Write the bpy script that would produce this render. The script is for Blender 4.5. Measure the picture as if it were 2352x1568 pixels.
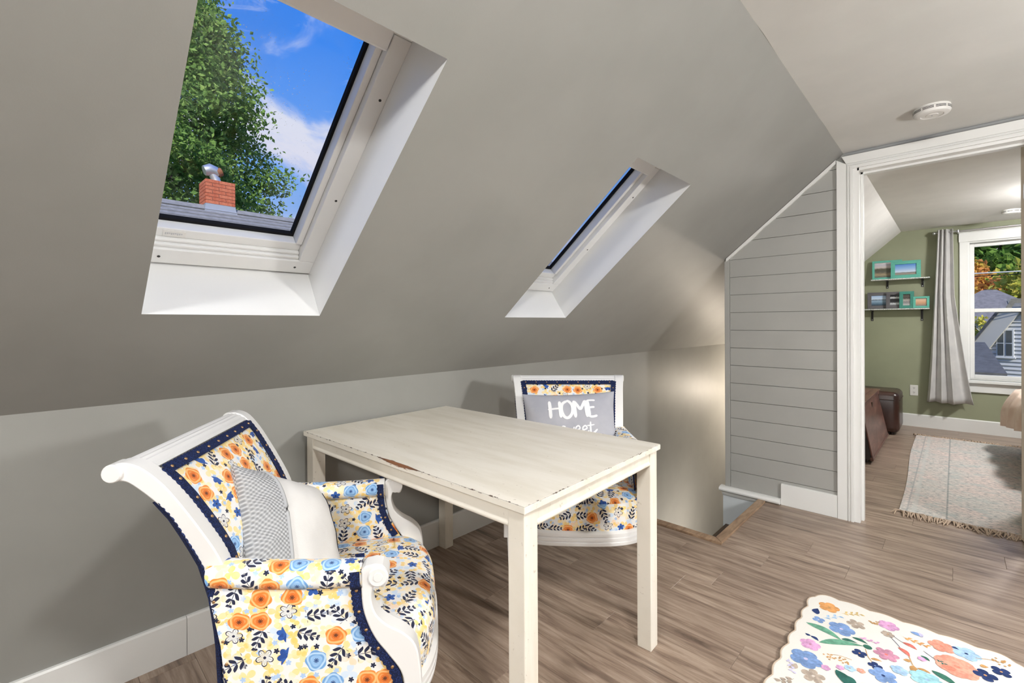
import bpy, bmesh, math, random
from mathutils import Vector, Matrix, noise
from math import sin, cos, pi, sqrt, atan2

for o in list(bpy.data.objects): bpy.data.objects.remove(o)
scene = bpy.context.scene
C = scene.collection
random.seed(7)

# ------------------------------------------------------------------ camera
FPX, YAW, PITCH, ROLL = 1054.80, 0.7677, -0.0026, -0.0053
CAM = Vector((1.9428, 0.0, 1.15))
fwd = Vector((-sin(YAW)*cos(PITCH), cos(YAW)*cos(PITCH), sin(PITCH)))
rt0 = Vector((cos(YAW), sin(YAW), 0)); up0 = rt0.cross(fwd)
rt = rt0*cos(ROLL) + up0*sin(ROLL); up = up0*cos(ROLL) - rt0*sin(ROLL)
cd = bpy.data.cameras.new('camera'); cam = bpy.data.objects.new('camera', cd); C.objects.link(cam)
cd.sensor_width = 36; cd.sensor_fit = 'HORIZONTAL'; cd.lens = 36*FPX/2352
cd.shift_y = -38.76/2352; cd.clip_start = 0.02; cd.clip_end = 300
cam.matrix_world = Matrix(((rt.x, up.x, -fwd.x, CAM.x), (rt.y, up.y, -fwd.y, CAM.y), (rt.z, up.z, -fwd.z, CAM.z), (0, 0, 0, 1)))
scene.camera = cam
scene.view_settings.view_transform = 'Standard'; scene.view_settings.look = 'None'
scene.view_settings.gamma = 1; scene.view_settings.use_curve_mapping = False
scene.view_settings.exposure = 0.0

# ------------------------------------------------------------------ node helper
class S:
    """socket wrapper with arithmetic"""
    def __init__(s, g, k): s.g, s.k = g, k
    def _m(s, op, *a): return s.g.m(op, s, *a)
    def __add__(s, o): return s._m('ADD', o)
    __radd__ = __add__
    def __sub__(s, o): return s._m('SUBTRACT', o)
    def __rsub__(s, o): return s.g.m('SUBTRACT', o, s)
    def __mul__(s, o): return s._m('MULTIPLY', o)
    __rmul__ = __mul__
    def __truediv__(s, o): return s._m('DIVIDE', o)
    def __lt__(s, o): return s._m('LESS_THAN', o)
    def __gt__(s, o): return s._m('GREATER_THAN', o)
class G:
    def __init__(g, nt): g.nt = nt
    def put(g, sock, v):
        if isinstance(v, S): g.nt.links.new(v.k, sock)
        elif v is not None:
            if hasattr(sock.default_value, '__len__') and not hasattr(v, '__len__'): v = [v]*len(sock.default_value)
            if hasattr(v, '__len__') and len(v) == 3 and len(sock.default_value) == 4: v = (*v, 1)
            sock.default_value = v
    def n(g, t, out=0, ins=None, **kw):
        nd = g.nt.nodes.new('ShaderNode'+t)
        for k, v in kw.items(): setattr(nd, k, v)
        for k, v in (ins or {}).items(): g.put(nd.inputs[k], v)
        return nd if out is None else S(g, nd.outputs[out])
    def m(g, op, *a):
        nd = g.nt.nodes.new('ShaderNodeMath'); nd.operation = op
        for i, v in enumerate(a): g.put(nd.inputs[i], v)
        return S(g, nd.outputs[0])
    def v(g, op, *a, out=0):
        nd = g.nt.nodes.new('ShaderNodeVectorMath'); nd.operation = op
        for i, v in enumerate(a): g.put(nd.inputs[i], v)
        return S(g, nd.outputs[out])
    def mix(g, f, a, b, blend='MIX'):
        nd = g.nt.nodes.new('ShaderNodeMix'); nd.data_type = 'RGBA'; nd.blend_type = blend
        g.put(nd.inputs[0], f); g.put(nd.inputs[6], a); g.put(nd.inputs[7], b)
        return S(g, nd.outputs[2])
    def sep(g, v):
        nd = g.nt.nodes.new('ShaderNodeSeparateXYZ'); g.put(nd.inputs[0], v)
        return [S(g, o) for o in nd.outputs]
    def com(g, x, y, z=0.0):
        nd = g.nt.nodes.new('ShaderNodeCombineXYZ')
        for i, v in enumerate((x, y, z)): g.put(nd.inputs[i], v)
        return S(g, nd.outputs[0])
    def noise(g, vec, scale, detail=3, rough=.5, dist=0, out=0):
        return g.n('TexNoise', out, {'Vector': vec, 'Scale': scale, 'Detail': detail, 'Roughness': rough, 'Distortion': dist})
    def ramp(g, f, stops, interp='LINEAR'):
        nd = g.nt.nodes.new('ShaderNodeValToRGB'); cr = nd.color_ramp; cr.interpolation = interp
        while len(cr.elements) < len(stops): cr.elements.new(.5)
        for e, (p, c) in zip(cr.elements, stops):
            e.position = p; e.color = (*c, 1) if hasattr(c, '__len__') else (c, c, c, 1)
        g.put(nd.inputs[0], f); return S(g, nd.outputs[0])
    def tc(g, out='Object'): return g.n('TexCoord', out)
    def sstep(g, x, a, b):
        nd = g.nt.nodes.new('ShaderNodeMapRange'); nd.interpolation_type = 'SMOOTHSTEP'
        g.put(nd.inputs[0], x); g.put(nd.inputs[1], a); g.put(nd.inputs[2], b); return S(g, nd.outputs[0])
    def bump(g, h, strength=.3, dist=.002):
        return g.n('Bump', 0, {'Height': h, 'Strength': strength, 'Distance': dist})

MATS = {}
def mat(name, color=None, rough=.5, spec=.5, metal=0, build=None, **extra):
    m = bpy.data.materials.new(name); m.use_nodes = True; nt = m.node_tree
    b = nt.nodes['Principled BSDF']; g = G(nt)
    if color is not None: g.put(b.inputs['Base Color'], color)
    b.inputs['Roughness'].default_value = rough; b.inputs['Metallic'].default_value = metal
    b.inputs['Specular IOR Level'].default_value = spec
    for k, v in extra.items(): g.put(b.inputs[k.replace('_', ' ')], v)
    if build:
        r = build(g) or {}
        for k, v in r.items(): g.put(b.inputs[k], v)
    MATS[name] = m; return m
def hexc(h):
    f = lambda c: c/12.92 if c <= .04045 else ((c+.055)/1.055)**2.4
    return tuple(f(int(h[i:i+2], 16)/255) for i in (0, 2, 4))

# ------------------------------------------------------------------ world / sky
w = bpy.data.worlds.new('world'); scene.world = w; w.use_nodes = True
nt = w.node_tree; g = G(nt); bg = nt.nodes['Background']
d = g.v('NORMALIZE', g.tc('Generated')); dx, dy, dz = g.sep(d)
el = g.m('MAXIMUM', dz, 0.0)
sky = g.ramp(el, [(0, hexc('d3def2')), (.12, hexc('a7c6fb')), (.28, hexc('7bb0fb')), (.5, hexc('3f8cf6')), (1, hexc('2a74e6'))])
q = g.v('MULTIPLY', d, (1, 1, 2.1))
n1 = g.noise(q, 5.2, 7, .58, .5); n2 = g.noise(g.v('ADD', q, (3.1, 1.7, .4)), 1.7, 3, .5)
cl = g.sstep(n1*.62 + n2*.55 - el*.16, .525, .67)
wisp = g.sstep(g.noise(g.v('MULTIPLY', g.v('ADD', d, (5, 2, 9)), (1.2, 1.2, 3.6)), 6, 6, .6, 1.6), .60, .80)
cm = g.m('MINIMUM', cl*.85 + wisp*.42, 1.0)
cc = g.mix(g.sstep(el, .0, .5), hexc('f3dfe8'), hexc('eef2fb'))
col = g.mix(cm, sky, cc)
col = g.mix(g.sstep(dz, .0, -.06), col, hexc('76806a'))
g.put(bg.inputs[0], col); bg.inputs[1].default_value = 0.95

# ------------------------------------------------------------------ sun
sl = bpy.data.lights.new('sun', 'SUN'); sun = bpy.data.objects.new('sun', sl); C.objects.link(sun)
sl.energy = 4.6; sl.angle = .009; sl.color = (1, .95, .87)
sun.rotation_euler = (-Vector((.693, -.52, .5))).to_track_quat('-Z', 'Y').to_euler()

# ------------------------------------------------------------------ room measures
K, W, SX, H, W2 = 0.8967, 3.2643, 1.4791, 2.1297, 6.689
TAN = (H-K)/SX; TH = math.atan(TAN)
XR = 3.93; Y0 = -2.2

# ------------------------------------------------------------------ mesh helpers
class MB:
    def __init__(s): s.v, s.f, s.uv, s.mi = [], [], [], []
    def add(s, vs, fs, uvs=None, mi=0):
        o = len(s.v); s.v += [tuple(p) for p in vs]
        for i, f in enumerate(fs):
            s.f.append([o+k for k in f]); s.mi.append(mi)
            s.uv.append([uvs[k] for k in f] if uvs else None)
        return s
    def box(s, x0, x1, y0, y1, z0, z1, mi=0):
        v = [(x, y, z) for x in (x0, x1) for y in (y0, y1) for z in (z0, z1)]
        return s.add(v, [(0, 1, 3, 2), (4, 6, 7, 5), (0, 4, 5, 1), (2, 3, 7, 6), (0, 2, 6, 4), (1, 5, 7, 3)], None, mi)
    def prism(s, poly, a, b, axis='y', mi=0):
        """poly: list of 2D points, extruded between a and b along axis"""
        def P(p, t): return (p[0], t, p[1]) if axis == 'y' else ((t, p[0], p[1]) if axis == 'x' else (p[0], p[1], t))
        n = len(poly); v = [P(p, a) for p in poly] + [P(p, b) for p in poly]
        f = [tuple(range(n))[::-1], tuple(range(n, 2*n))] + [(i, (i+1) % n, n+(i+1) % n, n+i) for i in range(n)]
        return s.add(v, f, None, mi)
    def loft(s, rings, closed=True, cap=(True, True), uvs=None, mi=0):
        n = len(rings[0]); v = [p for r in rings for p in r]; f = []
        u = [q for r in uvs for q in r] if uvs else None
        for i in range(len(rings)-1):
            for j in range(n if closed else n-1):
                k = (j+1) % n; f.append((i*n+j, i*n+k, (i+1)*n+k, (i+1)*n+j))
        if closed and cap[0]: f.append(tuple(range(n))[::-1])
        if closed and cap[1]: f.append(tuple((len(rings)-1)*n+j for j in range(n)))
        return s.add(v, f, u, mi)
    def tube(s, pts, r, seg=8, mi=0, caps=True):
        pts = [Vector(p) for p in pts]; rings = []
        rr = r if hasattr(r, '__len__') else [r]*len(pts)
        ref = None
        for i, p in enumerate(pts):
            t = (pts[min(i+1, len(pts)-1)] - pts[max(i-1, 0)]).normalized()
            if ref is None: ref = Vector((0, 0, 1)) if abs(t.z) < .9 else Vector((1, 0, 0))
            a = t.cross(ref).normalized(); b = t.cross(a).normalized(); ref = -b if False else ref
            rings.append([p + (a*cos(2*pi*k/seg) + b*sin(2*pi*k/seg))*rr[i] for k in range(seg)])
        return s.loft(rings, True, (caps, caps), None, mi)
    def lathe(s, prof, seg=24, c=(0, 0, 0), mi=0):
        rings = [[(c[0]+r*cos(2*pi*k/seg), c[1]+r*sin(2*pi*k/seg), c[2]+z) for k in range(seg)] for r, z in prof]
        return s.loft(rings, True, (prof[0][0] > 1e-4, prof[-1][0] > 1e-4), None, mi)
    def mesh(s, name, smooth=None, recalc=True):
        me = bpy.data.meshes.new(name); me.from_pydata([tuple(p) for p in s.v], [], s.f)
        if any(u is not None for u in s.uv):
            ul = me.uv_layers.new(name='UVMap')
            for poly, u in zip(me.polygons, s.uv):
                if u:
                    for li, q in zip(poly.loop_indices, u): ul.data[li].uv = q
        for poly, k in zip(me.polygons, s.mi): poly.material_index = k
        if recalc:
            bm = bmesh.new(); bm.from_mesh(me); bmesh.ops.recalc_face_normals(bm, faces=bm.faces); bm.to_mesh(me); bm.free()
        if smooth is not None:
            me.polygons.foreach_set('use_smooth', [True]*len(me.polygons)); me.set_sharp_from_angle(angle=math.radians(smooth))
        me.update(); return me

def obj(name, mb, mats, parent=None, smooth=None, bevel=0, kind=None, label=None, loc=None, recalc=True, sub=0):
    me = mb if isinstance(mb, bpy.types.Mesh) else mb.mesh(name, smooth, recalc)
    o = bpy.data.objects.new(name, me); C.objects.link(o)
    if not me.materials:
        for m in (mats if isinstance(mats, (list, tuple)) else [mats]): me.materials.append(MATS[m] if isinstance(m, str) else m)
    if parent: o.parent = parent
    if loc: o.location = loc
    if bevel:
        b = o.modifiers.new('bevel', 'BEVEL'); b.width = bevel; b.segments = 2; b.limit_method = 'ANGLE'; b.angle_limit = math.radians(40); b.harden_normals = False
    if sub:
        b = o.modifiers.new('sub', 'SUBSURF'); b.levels = sub; b.render_levels = sub
    if kind: o['kind'] = kind
    if label: o['label'] = label
    return o
def tag(o, label, cat, group=None, kind=None):
    o['label'] = label; o['category'] = cat
    if group: o['group'] = group
    if kind: o['kind'] = kind
    return o
def empty(name, loc=(0, 0, 0), rz=0):
    o = bpy.data.objects.new(name, None); C.objects.link(o); o.location = loc; o.rotation_euler = (0, 0, rz); o.empty_display_size = .1
    return o
def copy_tree(o, parent=None):
    c = o.copy(); C.objects.link(c); c.parent = parent
    for ch in list(o.children): copy_tree(ch, c)
    return c
def lerp(a, b, t): return a+(b-a)*t
def interp(pts, x):
    """piecewise linear y(x) over sorted (x,y)"""
    if x <= pts[0][0]: return pts[0][1]
    for (a, b), (c, d) in zip(pts, pts[1:]):
        if x <= c: return lerp(b, d, (x-a)/(c-a))
    return pts[-1][1]
def smoothpts(pts, n):
    """Catmull-Rom resample"""
    P = [Vector(p) for p in pts]; P = [P[0]*2-P[1]] + P + [P[-1]*2-P[-2]]; out = []
    for i in range(1, len(P)-2):
        for k in range(n):
            t = k/n; a, b, c, d = P[i-1:i+3]
            out.append(.5*((2*b) + (c-a)*t + (2*a-5*b+4*c-d)*t*t + (3*b-a-3*c+d)*t**3))
    out.append(P[-2]); return out
# ------------------------------------------------------------------ light levels and pillow poses
LAMP1, BACK_FILL, LAMP3, LAMP4, GLOBE_FILL, STAIR_FILL = 62.0, 145.0, 98.0, 46.0, 190.0, 26.0
P1U, P1V, P1Z, P1RX, P1RY, P1RZ = .01, .228, .590, 28, -32, -10
P2U, P2V, P2Z, P2RX, P2RY, P2RZ = 0, .185, .655, 22, 2, 0
# ------------------------------------------------------------------ materials
def paint(name, col, rough=.42, amp=.04, bs=.10, spec=.45):
    def b(g):
        o = g.tc('Object'); n = g.noise(o, 3.0, 4, .55)
        c = g.mix(g.sstep(n, .3, .7), tuple(x*(1-amp) for x in col), tuple(min(1, x*(1+amp)) for x in col))
        fine = g.noise(o, 260, 2, .5)
        return {'Base Color': c, 'Normal': g.bump(fine + g.noise(o, 14, 3)*.8, bs, .0012)}
    return mat(name, None, rough, spec, build=b)
GREY = (.288, .285, .266)
paint('grey_paint', GREY, .50, spec=.30)
paint('ceiling_grey_paint', (.66, .655, .625), .6)
paint('shiplap_paint', (.375, .373, .352), .45)
paint('white_paint', (.80, .80, .78), .32, .02, .06)
paint('skylight_white', (.76, .76, .745), .38, .01, .04)
paint('green_paint', (.30, .315, .21), .6)
paint('bedroom_ceiling_paint', (.80, .775, .75), .65, .04)
paint('panel_white', (.62, .66, .68), .4, .03)
paint('chair_white', (.76, .75, .735), .34, .015, .05)
paint('plastic_white', (.74, .73, .70), .4, .01, .02)

def wood_floor(g):
    oi = g.n('ObjectInfo', 'Random'); o = g.tc('Object')
    sh = g.com(oi*37.0, oi*19.0, oi*5.0)
    p = g.v('ADD', g.v('MULTIPLY', o, (1.15, 15, 1)), sh)
    n1 = g.noise(p, 2.4, 7, .68, .6); n2 = g.noise(g.v('MULTIPLY', p, (1.6, 4.0, 1)), 4.0, 4, .6)
    c = g.ramp(n1, [(.30, hexc('46382f')), (.41, hexc('7d6a5c')), (.51, hexc('9f8b7a')), (.66, hexc('bca998'))])
    c = g.mix(g.sstep(n2, .38, .72)*.42, c, hexc('857264'))
    knot = g.noise(g.v('ADD', g.v('MULTIPLY', o, (2.6, 9, 1)), sh), 1.5, 2, .5)
    c = g.mix(g.sstep(knot, .63, .78)*.6, c, hexc('4d3d34'))
    tint = g.m('FRACT', oi*7.31)
    c = g.mix(tint*.20, c, hexc('a38f80')); c = g.mix(g.m('FRACT', oi*3.7)*.24, c, hexc('6d5b50'))
    return {'Base Color': c, 'Roughness': g.m('ADD', n2*.16, .26), 'Normal': g.bump(n1*.6+n2*.5, .14, .001)}
mat('floor_wood', None, .38, .5, build=wood_floor)
def trim_wood(g):
    o = g.tc('Object'); p = g.v('MULTIPLY', o, (6, 6, 30)); n = g.noise(g.v('MULTIPLY', o, (12, 2.5, 20)), 3, 5, .6, .3)
    return {'Base Color': g.ramp(n, [(.3, hexc('7d6450')), (.6, hexc('a98d72')), (.8, hexc('bba189'))])}
mat('trim_oak', None, .42, .4, build=trim_wood)
mat('subfloor', hexc('4a3b31'), .8)
def dark_tread(g):
    n = g.noise(g.v('MULTIPLY', g.tc('Object'), (12, 2, 12)), 4, 4)
    return {'Base Color': g.ramp(n, [(.3, hexc('3a2a20')), (.7, hexc('54402f'))])}
mat('stair_wood', None, .45, .4, build=dark_tread)
def table_paint(g):
    o = g.tc('Object'); x, y, z = g.sep(o)
    n = g.noise(g.v('MULTIPLY', o, (1, 6, 1)), 3, 5, .6)
    c = g.mix(g.sstep(n, .35, .7), hexc('ece6da'), hexc('e1dacb'))
    sm = g.noise(o, 60, 3, .6); c = g.mix(g.sstep(sm, .66, .74)*.5, c, hexc('a89a86'))
    # chipped paint on arrises: distance to the outer top edge lines, broken up with noise
    ex = g.m('ABSOLUTE', g.m('SUBTRACT', g.m('ABSOLUTE', x), .59)); ey = g.m('ABSOLUTE', g.m('SUBTRACT', g.m('ABSOLUTE', y), .3755))
    ez = g.m('ABSOLUTE', z-.717)
    e1 = g.m('MAXIMUM', g.m('MINIMUM', ex, ey), ez)
    ch = g.noise(g.v('MULTIPLY', o, (9, 9, 60)), 5, 5, .7)
    big = g.sstep(g.m('ABSOLUTE', x-.075), .13, .02)*g.sstep(y, -.36, -.372)
    msk = g.sstep(e1 - g.sstep(ch, .52, .75)*.006 - big*.0075*ch*2, .0018, .0)
    c = g.mix(msk, c, g.mix(big, hexc('4a3b30'), hexc('8a5a3c')))
    leg = g.sstep(g.noise(g.v('MULTIPLY', o, (40, 40, 14)), 3, 4, .7), .66, .70)*g.sstep(x, .562, .575)*g.sstep(g.m('ABSOLUTE', z-.27), .25, .1)*g.sstep(y, -.345, -.352)
    c = g.mix(leg, c, hexc('6b4b38'))
    return {'Base Color': c, 'Normal': g.bump(n, .08, .001)}
mat('table_paint', None, .38, .42, build=table_paint)
mat('black_rubber', (.012, .012, .013), .85, .1)
mat('black_metal', (.012, .011, .010), .4)
mat('dark_hole', (.01, .01, .01), .8)
mat('steel', (.55, .55, .56), .3, metal=1)
mat('galvanized', (.62, .63, .65), .38, metal=.75)
mat('rust', hexc('8a5638'), .7)
mat('brass_nail', hexc('b08d64'), .35, metal=.8)
def gimp(g):
    o = g.tc('Object'); n = g.noise(o, 420, 2)
    return {'Base Color': g.mix(g.sstep(n, .45, .7), hexc('0a1434'), hexc('22376e')), 'Normal': g.bump(n, .6, .002)}
mat('navy_gimp', None, .7, .3, build=gimp)

def glass(name, tint=(1, 1, 1), spots=False):
    m = bpy.data.materials.new(name); m.use_nodes = True; nt = m.node_tree; nt.nodes.clear(); g = G(nt)
    out = nt.nodes.new('ShaderNodeOutputMaterial'); tr = nt.nodes.new('ShaderNodeBsdfTransparent'); tr.inputs[0].default_value = (*tint, 1)
    gl = nt.nodes.new('ShaderNodeBsdfGlossy'); gl.inputs['Roughness'].default_value = .03
    fr = g.n('Fresnel', 0, {'IOR': 1.3})
    mx = nt.nodes.new('ShaderNodeMixShader'); g.put(mx.inputs[0], fr*.45); nt.links.new(tr.outputs[0], mx.inputs[1]); nt.links.new(gl.outputs[0], mx.inputs[2])
    last = mx
    if spots:   # dried droplets and haze on the outer pane
        o = g.tc('Object'); vd = g.n('TexVoronoi', 'Distance', {'Vector': o, 'Scale': 90})
        dm = g.sstep(vd, .16, .09)*g.sstep(g.noise(o, 9, 3), .5, .62)*.35 + g.sstep(g.noise(o, 3.3, 3), .45, .75)*.05
        df = nt.nodes.new('ShaderNodeBsdfDiffuse'); df.inputs[0].default_value = (.75, .75, .72, 1)
        m2 = nt.nodes.new('ShaderNodeMixShader'); g.put(m2.inputs[0], dm); nt.links.new(mx.outputs[0], m2.inputs[1]); nt.links.new(df.outputs[0], m2.inputs[2]); last = m2
    nt.links.new(last.outputs[0], out.inputs[0]); MATS[name] = m; return m
glass('skylight_glass', (.99, .99, .99), True); glass('window_glass', (.97, .98, .98))
def emit(name, col, st):
    m = bpy.data.materials.new(name); m.use_nodes = True; b = m.node_tree.nodes['Principled BSDF']
    b.inputs['Base Color'].default_value = (.9, .9, .88, 1); b.inputs['Emission Color'].default_value = (*col, 1); b.inputs['Emission Strength'].default_value = st
    MATS[name] = m; return m

# ---- floral upholstery: one motif per voronoi cell over a bed of yellow leaves
def floral(g):
    uv = g.n('UVMap', 0); CELL = .0505
    P = g.v('SCALE', uv); P.k.node.inputs[3].default_value = 1/CELL
    def cell(P, rnd):
        nd = g.nt.nodes.new('ShaderNodeTexVoronoi'); nd.voronoi_dimensions = '2D'; nd.inputs['Scale'].default_value = 1; nd.inputs['Randomness'].default_value = rnd
        g.put(nd.inputs['Vector'], P)
        pos = S(g, nd.outputs['Position']); colr = S(g, nd.outputs['Color'])
        r1, r2, r3 = g.sep(colr)
        loc = g.v('SUBTRACT', P, pos)
        rot = g.n('VectorRotate', 0, {'Vector': loc, 'Angle': r1*6.283}, rotation_type='Z_AXIS')
        x, y, z = g.sep(rot); r = g.v('LENGTH', g.com(x, y), out='Value'); th = g.m('ARCTAN2', y, x)
        return x, y, r, th, r2, r3
    def sprig(x, y, L, d, h, wd, shear=.75):
        ay = g.m('ABSOLUTE', y)
        s_ = x - ay*shear
        ph = g.m('SUBTRACT', g.m('FRACT', s_/d + 8.0), .5)*d
        hh = g.m('MULTIPLY', g.m('SUBTRACT', 1.0, g.m('MAXIMUM', x/L, 0.0)*.55), h)
        prof = g.m('SINE', g.m('MULTIPLY', g.m('MINIMUM', ay/hh, 1.0), pi))*wd
        leaf = (g.m('ABSOLUTE', ph) < prof)*(g.m('ABSOLUTE', x-.02) < L)*(ay < hh)
        stem = (ay < .012)*(g.m('ABSOLUTE', x) < L+.05)
        return g.m('MAXIMUM', leaf, stem)
    base = hexc('e9e7e4')
    wash = g.noise(uv, 60, 3)
    # yellow leaves and pale blue washes
    P2 = g.v('ADD', g.v('SCALE', P), (7.3, 2.9, 0)); P2.k.node.inputs[0].links[0].from_node.inputs[3].default_value = 1.55
    x, y, r, th, a, b = cell(P2, .75)
    lf = (r < g.m('ABSOLUTE', g.m('COSINE', th*1.5))*.50+.08)
    yc = g.ramp(a, [(0, hexc('f6d98a')), (.35, hexc('f3cd6a')), (.6, hexc('f8e3b4')), (.8, hexc('f6d4b0')), (.86, hexc('c9dcf0')), (1, hexc('bcd3ee'))], 'CONSTANT')
    col = g.mix(lf*(g.m('ADD', wash*.6, .5)), base, yc)
    P3 = g.v('ADD', g.v('SCALE', P), (1.1, 8.2, 0)); P3.k.node.inputs[0].links[0].from_node.inputs[3].default_value = 1.9
    x, y, r, th, a, b = cell(P3, .9)
    lf3 = (r < g.m('ABSOLUTE', g.m('SINE', th))*.42)*(a > .45)
    col = g.mix(lf3*.85, col, g.mix(b > .6, hexc('f2ce72'), hexc('f7e2ae')))
    P4 = g.v('ADD', g.v('SCALE', P), (4.4, 5.1, 0)); P4.k.node.inputs[0].links[0].from_node.inputs[3].default_value = 2.0
    x, y, r, th, a, b = cell(P4, 1.0)
    f4 = (r < g.m('ABSOLUTE', g.m('COSINE', th*2.5))*.12+.12)
    ct = g.ramp(a, [(0, hexc('a9c4e6')), (.32, hexc('1d2440')), (.55, hexc('9dbde4')), (.62, hexc('f1efec'))], 'CONSTANT')
    col = g.mix(f4*(a < .62), col, ct)
    # main motifs
    x, y, r, th, a, b = cell(P, .42)
    halo = g.sstep(r, .52, .36)*(b < .93)
    # roses
    rr = g.m('ADD', g.m('SINE', th*5.0 + b*9.0)*.03, .42)
    rose = r < rr
    ring = g.m('SINE', r*38.0 + g.m('SINE', th*3.0)*1.3 + wash*3.0)
    oc = g.mix(g.sstep(ring, -.6, .8), hexc('e58a3c'), hexc('f6bd7e')); oc = g.mix(g.sstep(r, .14, .30), hexc('d7702c'), oc)
    bc = g.mix(g.sstep(ring, -.6, .8), hexc('6f9fd4'), hexc('b5d3ef')); bc = g.mix(g.sstep(r, .16, .3), hexc('8fb8e2'), bc)
    star = (r < g.m('ABSOLUTE', g.m('COSINE', th*4.0))*.09+.02)
    oc = g.mix(star, oc, hexc('57301f')); bc = g.mix(star, bc, hexc('26457f'))
    isO = (a < .18); isB = (a > .18)*(a < .29)
    col = g.mix(rose*isO, col, oc); col = g.mix(rose*isB, col, bc)
    # sprigs of navy leaves
    sp = sprig(x, y, .46, .265, .31, .096)
    isS = (a > .29)*(a < .64)
    col = g.mix(halo*isS*.55, col, base); col = g.mix(sp*isS, col, hexc('232842'))
    # five petal blue flowers, small
    fl = r < g.m('ABSOLUTE', g.m('COSINE', th*2.5))*.13+.15
    isF = (a > .64)*(a < .77)
    col = g.mix(fl*isF, col, g.mix(r < .05, hexc('2c569f'), hexc('14264f')))
    # half open tulips
    tu = (r < g.m('ABSOLUTE', g.m('SINE', th*3.2))*.12+.28)*(g.m('ABSOLUTE', th) < 1.35)
    isT = (a > .77)*(a < .87)
    col = g.mix(tu*isT, col, g.mix(wash > .5, hexc('2f5aa6'), hexc('254a90')))
    # line drawn flowers
    pr = g.m('ABSOLUTE', g.m('COSINE', th*2.5))*.18+.16
    ln = g.m('MAXIMUM', g.m('ABSOLUTE', r-pr) < .022, (g.m('ABSOLUTE', g.m('SINE', th*10.0)) < .25)*(r < pr*.85)*(r > .08))
    ln = g.m('MAXIMUM', ln, r < .06)
    isL = a > .87
    col = g.mix((r < pr)*isL*.75, col, base); col = g.mix(ln*isL, col, hexc('2a2c44'))
    wv = g.noise(uv, 900, 2)
    return {'Base Color': col, 'Normal': g.bump(wv + g.noise(uv, 18, 2)*1.5, .12, .001)}
mat('floral_fabric', None, .75, .25, build=floral, Sheen_Weight=.15)
def cloth(name, c1, c2, sc=380, bs=.4, rough=.85):
    def b(g):
        o = g.tc('Object'); n = g.noise(o, sc, 2); f = g.noise(o, 9, 3)
        return {'Base Color': g.mix(g.sstep(f, .3, .7), c1, c2), 'Normal': g.bump(n, bs, .0015)}
    return mat(name, None, rough, .2, build=b)
cloth('white_cotton', hexc('dcdad7'), hexc('e6e4e1'))
cloth('grey_cotton', hexc('a6a7b0'), hexc('b4b4bb'))
cloth('letter_white', hexc('eeeef0'), hexc('f4f4f4'))
cloth('curtain_grey', hexc('c4c3c2'), hexc('cfcdcb'))
cloth('peach_blanket', hexc('d8bfae'), hexc('e6d3c4'), 120)
cloth('sheet_white', hexc('dcdcd8'), hexc('e6e5e1'))
def knit(g):
    uv = g.n('UVMap', 0); x, y, z = g.sep(uv); k = 2*pi/.0105
    wv = g.m('SINE', x*k)*g.m('SINE', y*k) ; wv2 = g.m('SINE', (x+y)*k*1.0)
    t = wv*.5+.5
    return {'Base Color': g.mix(t, hexc('8b8c8e'), hexc('c9cacb')), 'Normal': g.bump(t, .9, .004)}
mat('grey_knit', None, .9, .2, build=knit)
mat('dark_thread', hexc('2b2b33'), .8)
# ------------------------------------------------------------------ structure: floor
HB = 2.146
HX, HY = 1.069, 2.47          # stair opening: X 0..HX, Y HY..W
fb = MB()
fb.box(-.0, XR, Y0, HY-.002, -.24, -.010); fb.box(HX, XR, HY-.002, W, -.24, -.010); fb.box(.92, XR, W, W2, -.24, -.010)
floor = tag(obj('floor', fb, 'subfloor'), 'grey-brown wood plank floor running through the attic room and bedroom', 'floor', kind='structure')
PW, PL, GAP = .152, 1.22, .00035
plank_mesh = {}
def plank(x0, x1, y0, y1):
    key = (round(x1-x0, 3), round(y1-y0, 3))
    if key not in plank_mesh:
        a, b, c = (x1-x0)/2-GAP, (y1-y0)/2-GAP, .0008
        m = MB(); zz = [(-.0095, 0), (-.0007, 0), (0, c)]
        m.loft([[(-a+i, -b+i, z), (a-i, -b+i, z), (a-i, b-i, z), (-a+i, b-i, z)] for z, i in zz])
        plank_mesh[key] = m.mesh('plank'); plank_mesh[key].materials.append(MATS['floor_wood'])
    obj('plank', plank_mesh[key], 'floor_wood', floor, loc=((x0+x1)/2, (y0+y1)/2, 0))
offs = {}
y = 2.81 - PW*14; ri = 0
row0 = y
joint_at = {2.35: 1.282, 2.05: 1.17, 2.66: 1.409, 2.81: 1.932, 2.2: .93}
while y < W2-.01:
    y1 = min(y+PW, W2); xl = 0.001 if y < HY-.05 else (HX if y < W-.01 else .921)
    off = (ri*.437) % PL
    for jy, jx in joint_at.items():
        if abs(jy-y) < PW*.5: off = jx % PL
    pieces = [(y, y1, xl)]
    if y < HY < y1: pieces = [(y, HY-.02, .001), (HY-.02, y1, HX)] if HY-.02-y > .03 else [(y, y1, HX)]
    for (ya, yb, xa) in pieces:
        x = off - 2*PL
        while x < XR:
            a, b = max(x, xa), min(x+PL, XR)
            if b-a > .02 and a < 3.0: plank(a, b, ya, yb)
            x += PL
    y = y1; ri += 1
# rows nearer than the first seen seam keep going towards the back of the room
y = row0
while y > Y0+PW and y > -.9:
    y0_ = y-PW; off = (ri*.437) % PL
    x = off-2*PL
    while x < XR:
        a, b = max(x, .001), min(x+PL, XR)
        if b-a > .02 and a < 3.0: plank(a, b, y0_, y)
        x += PL
    y = y0_; ri += 1

# ------------------------------------------------------------------ walls
m = MB(); m.box(-.14, 0, Y0, W2+.1, -2.7, K+.002)
tag(obj('wall_left', m, 'grey_paint'), 'low grey knee wall under the sloped ceiling', 'wall', kind='structure')

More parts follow.
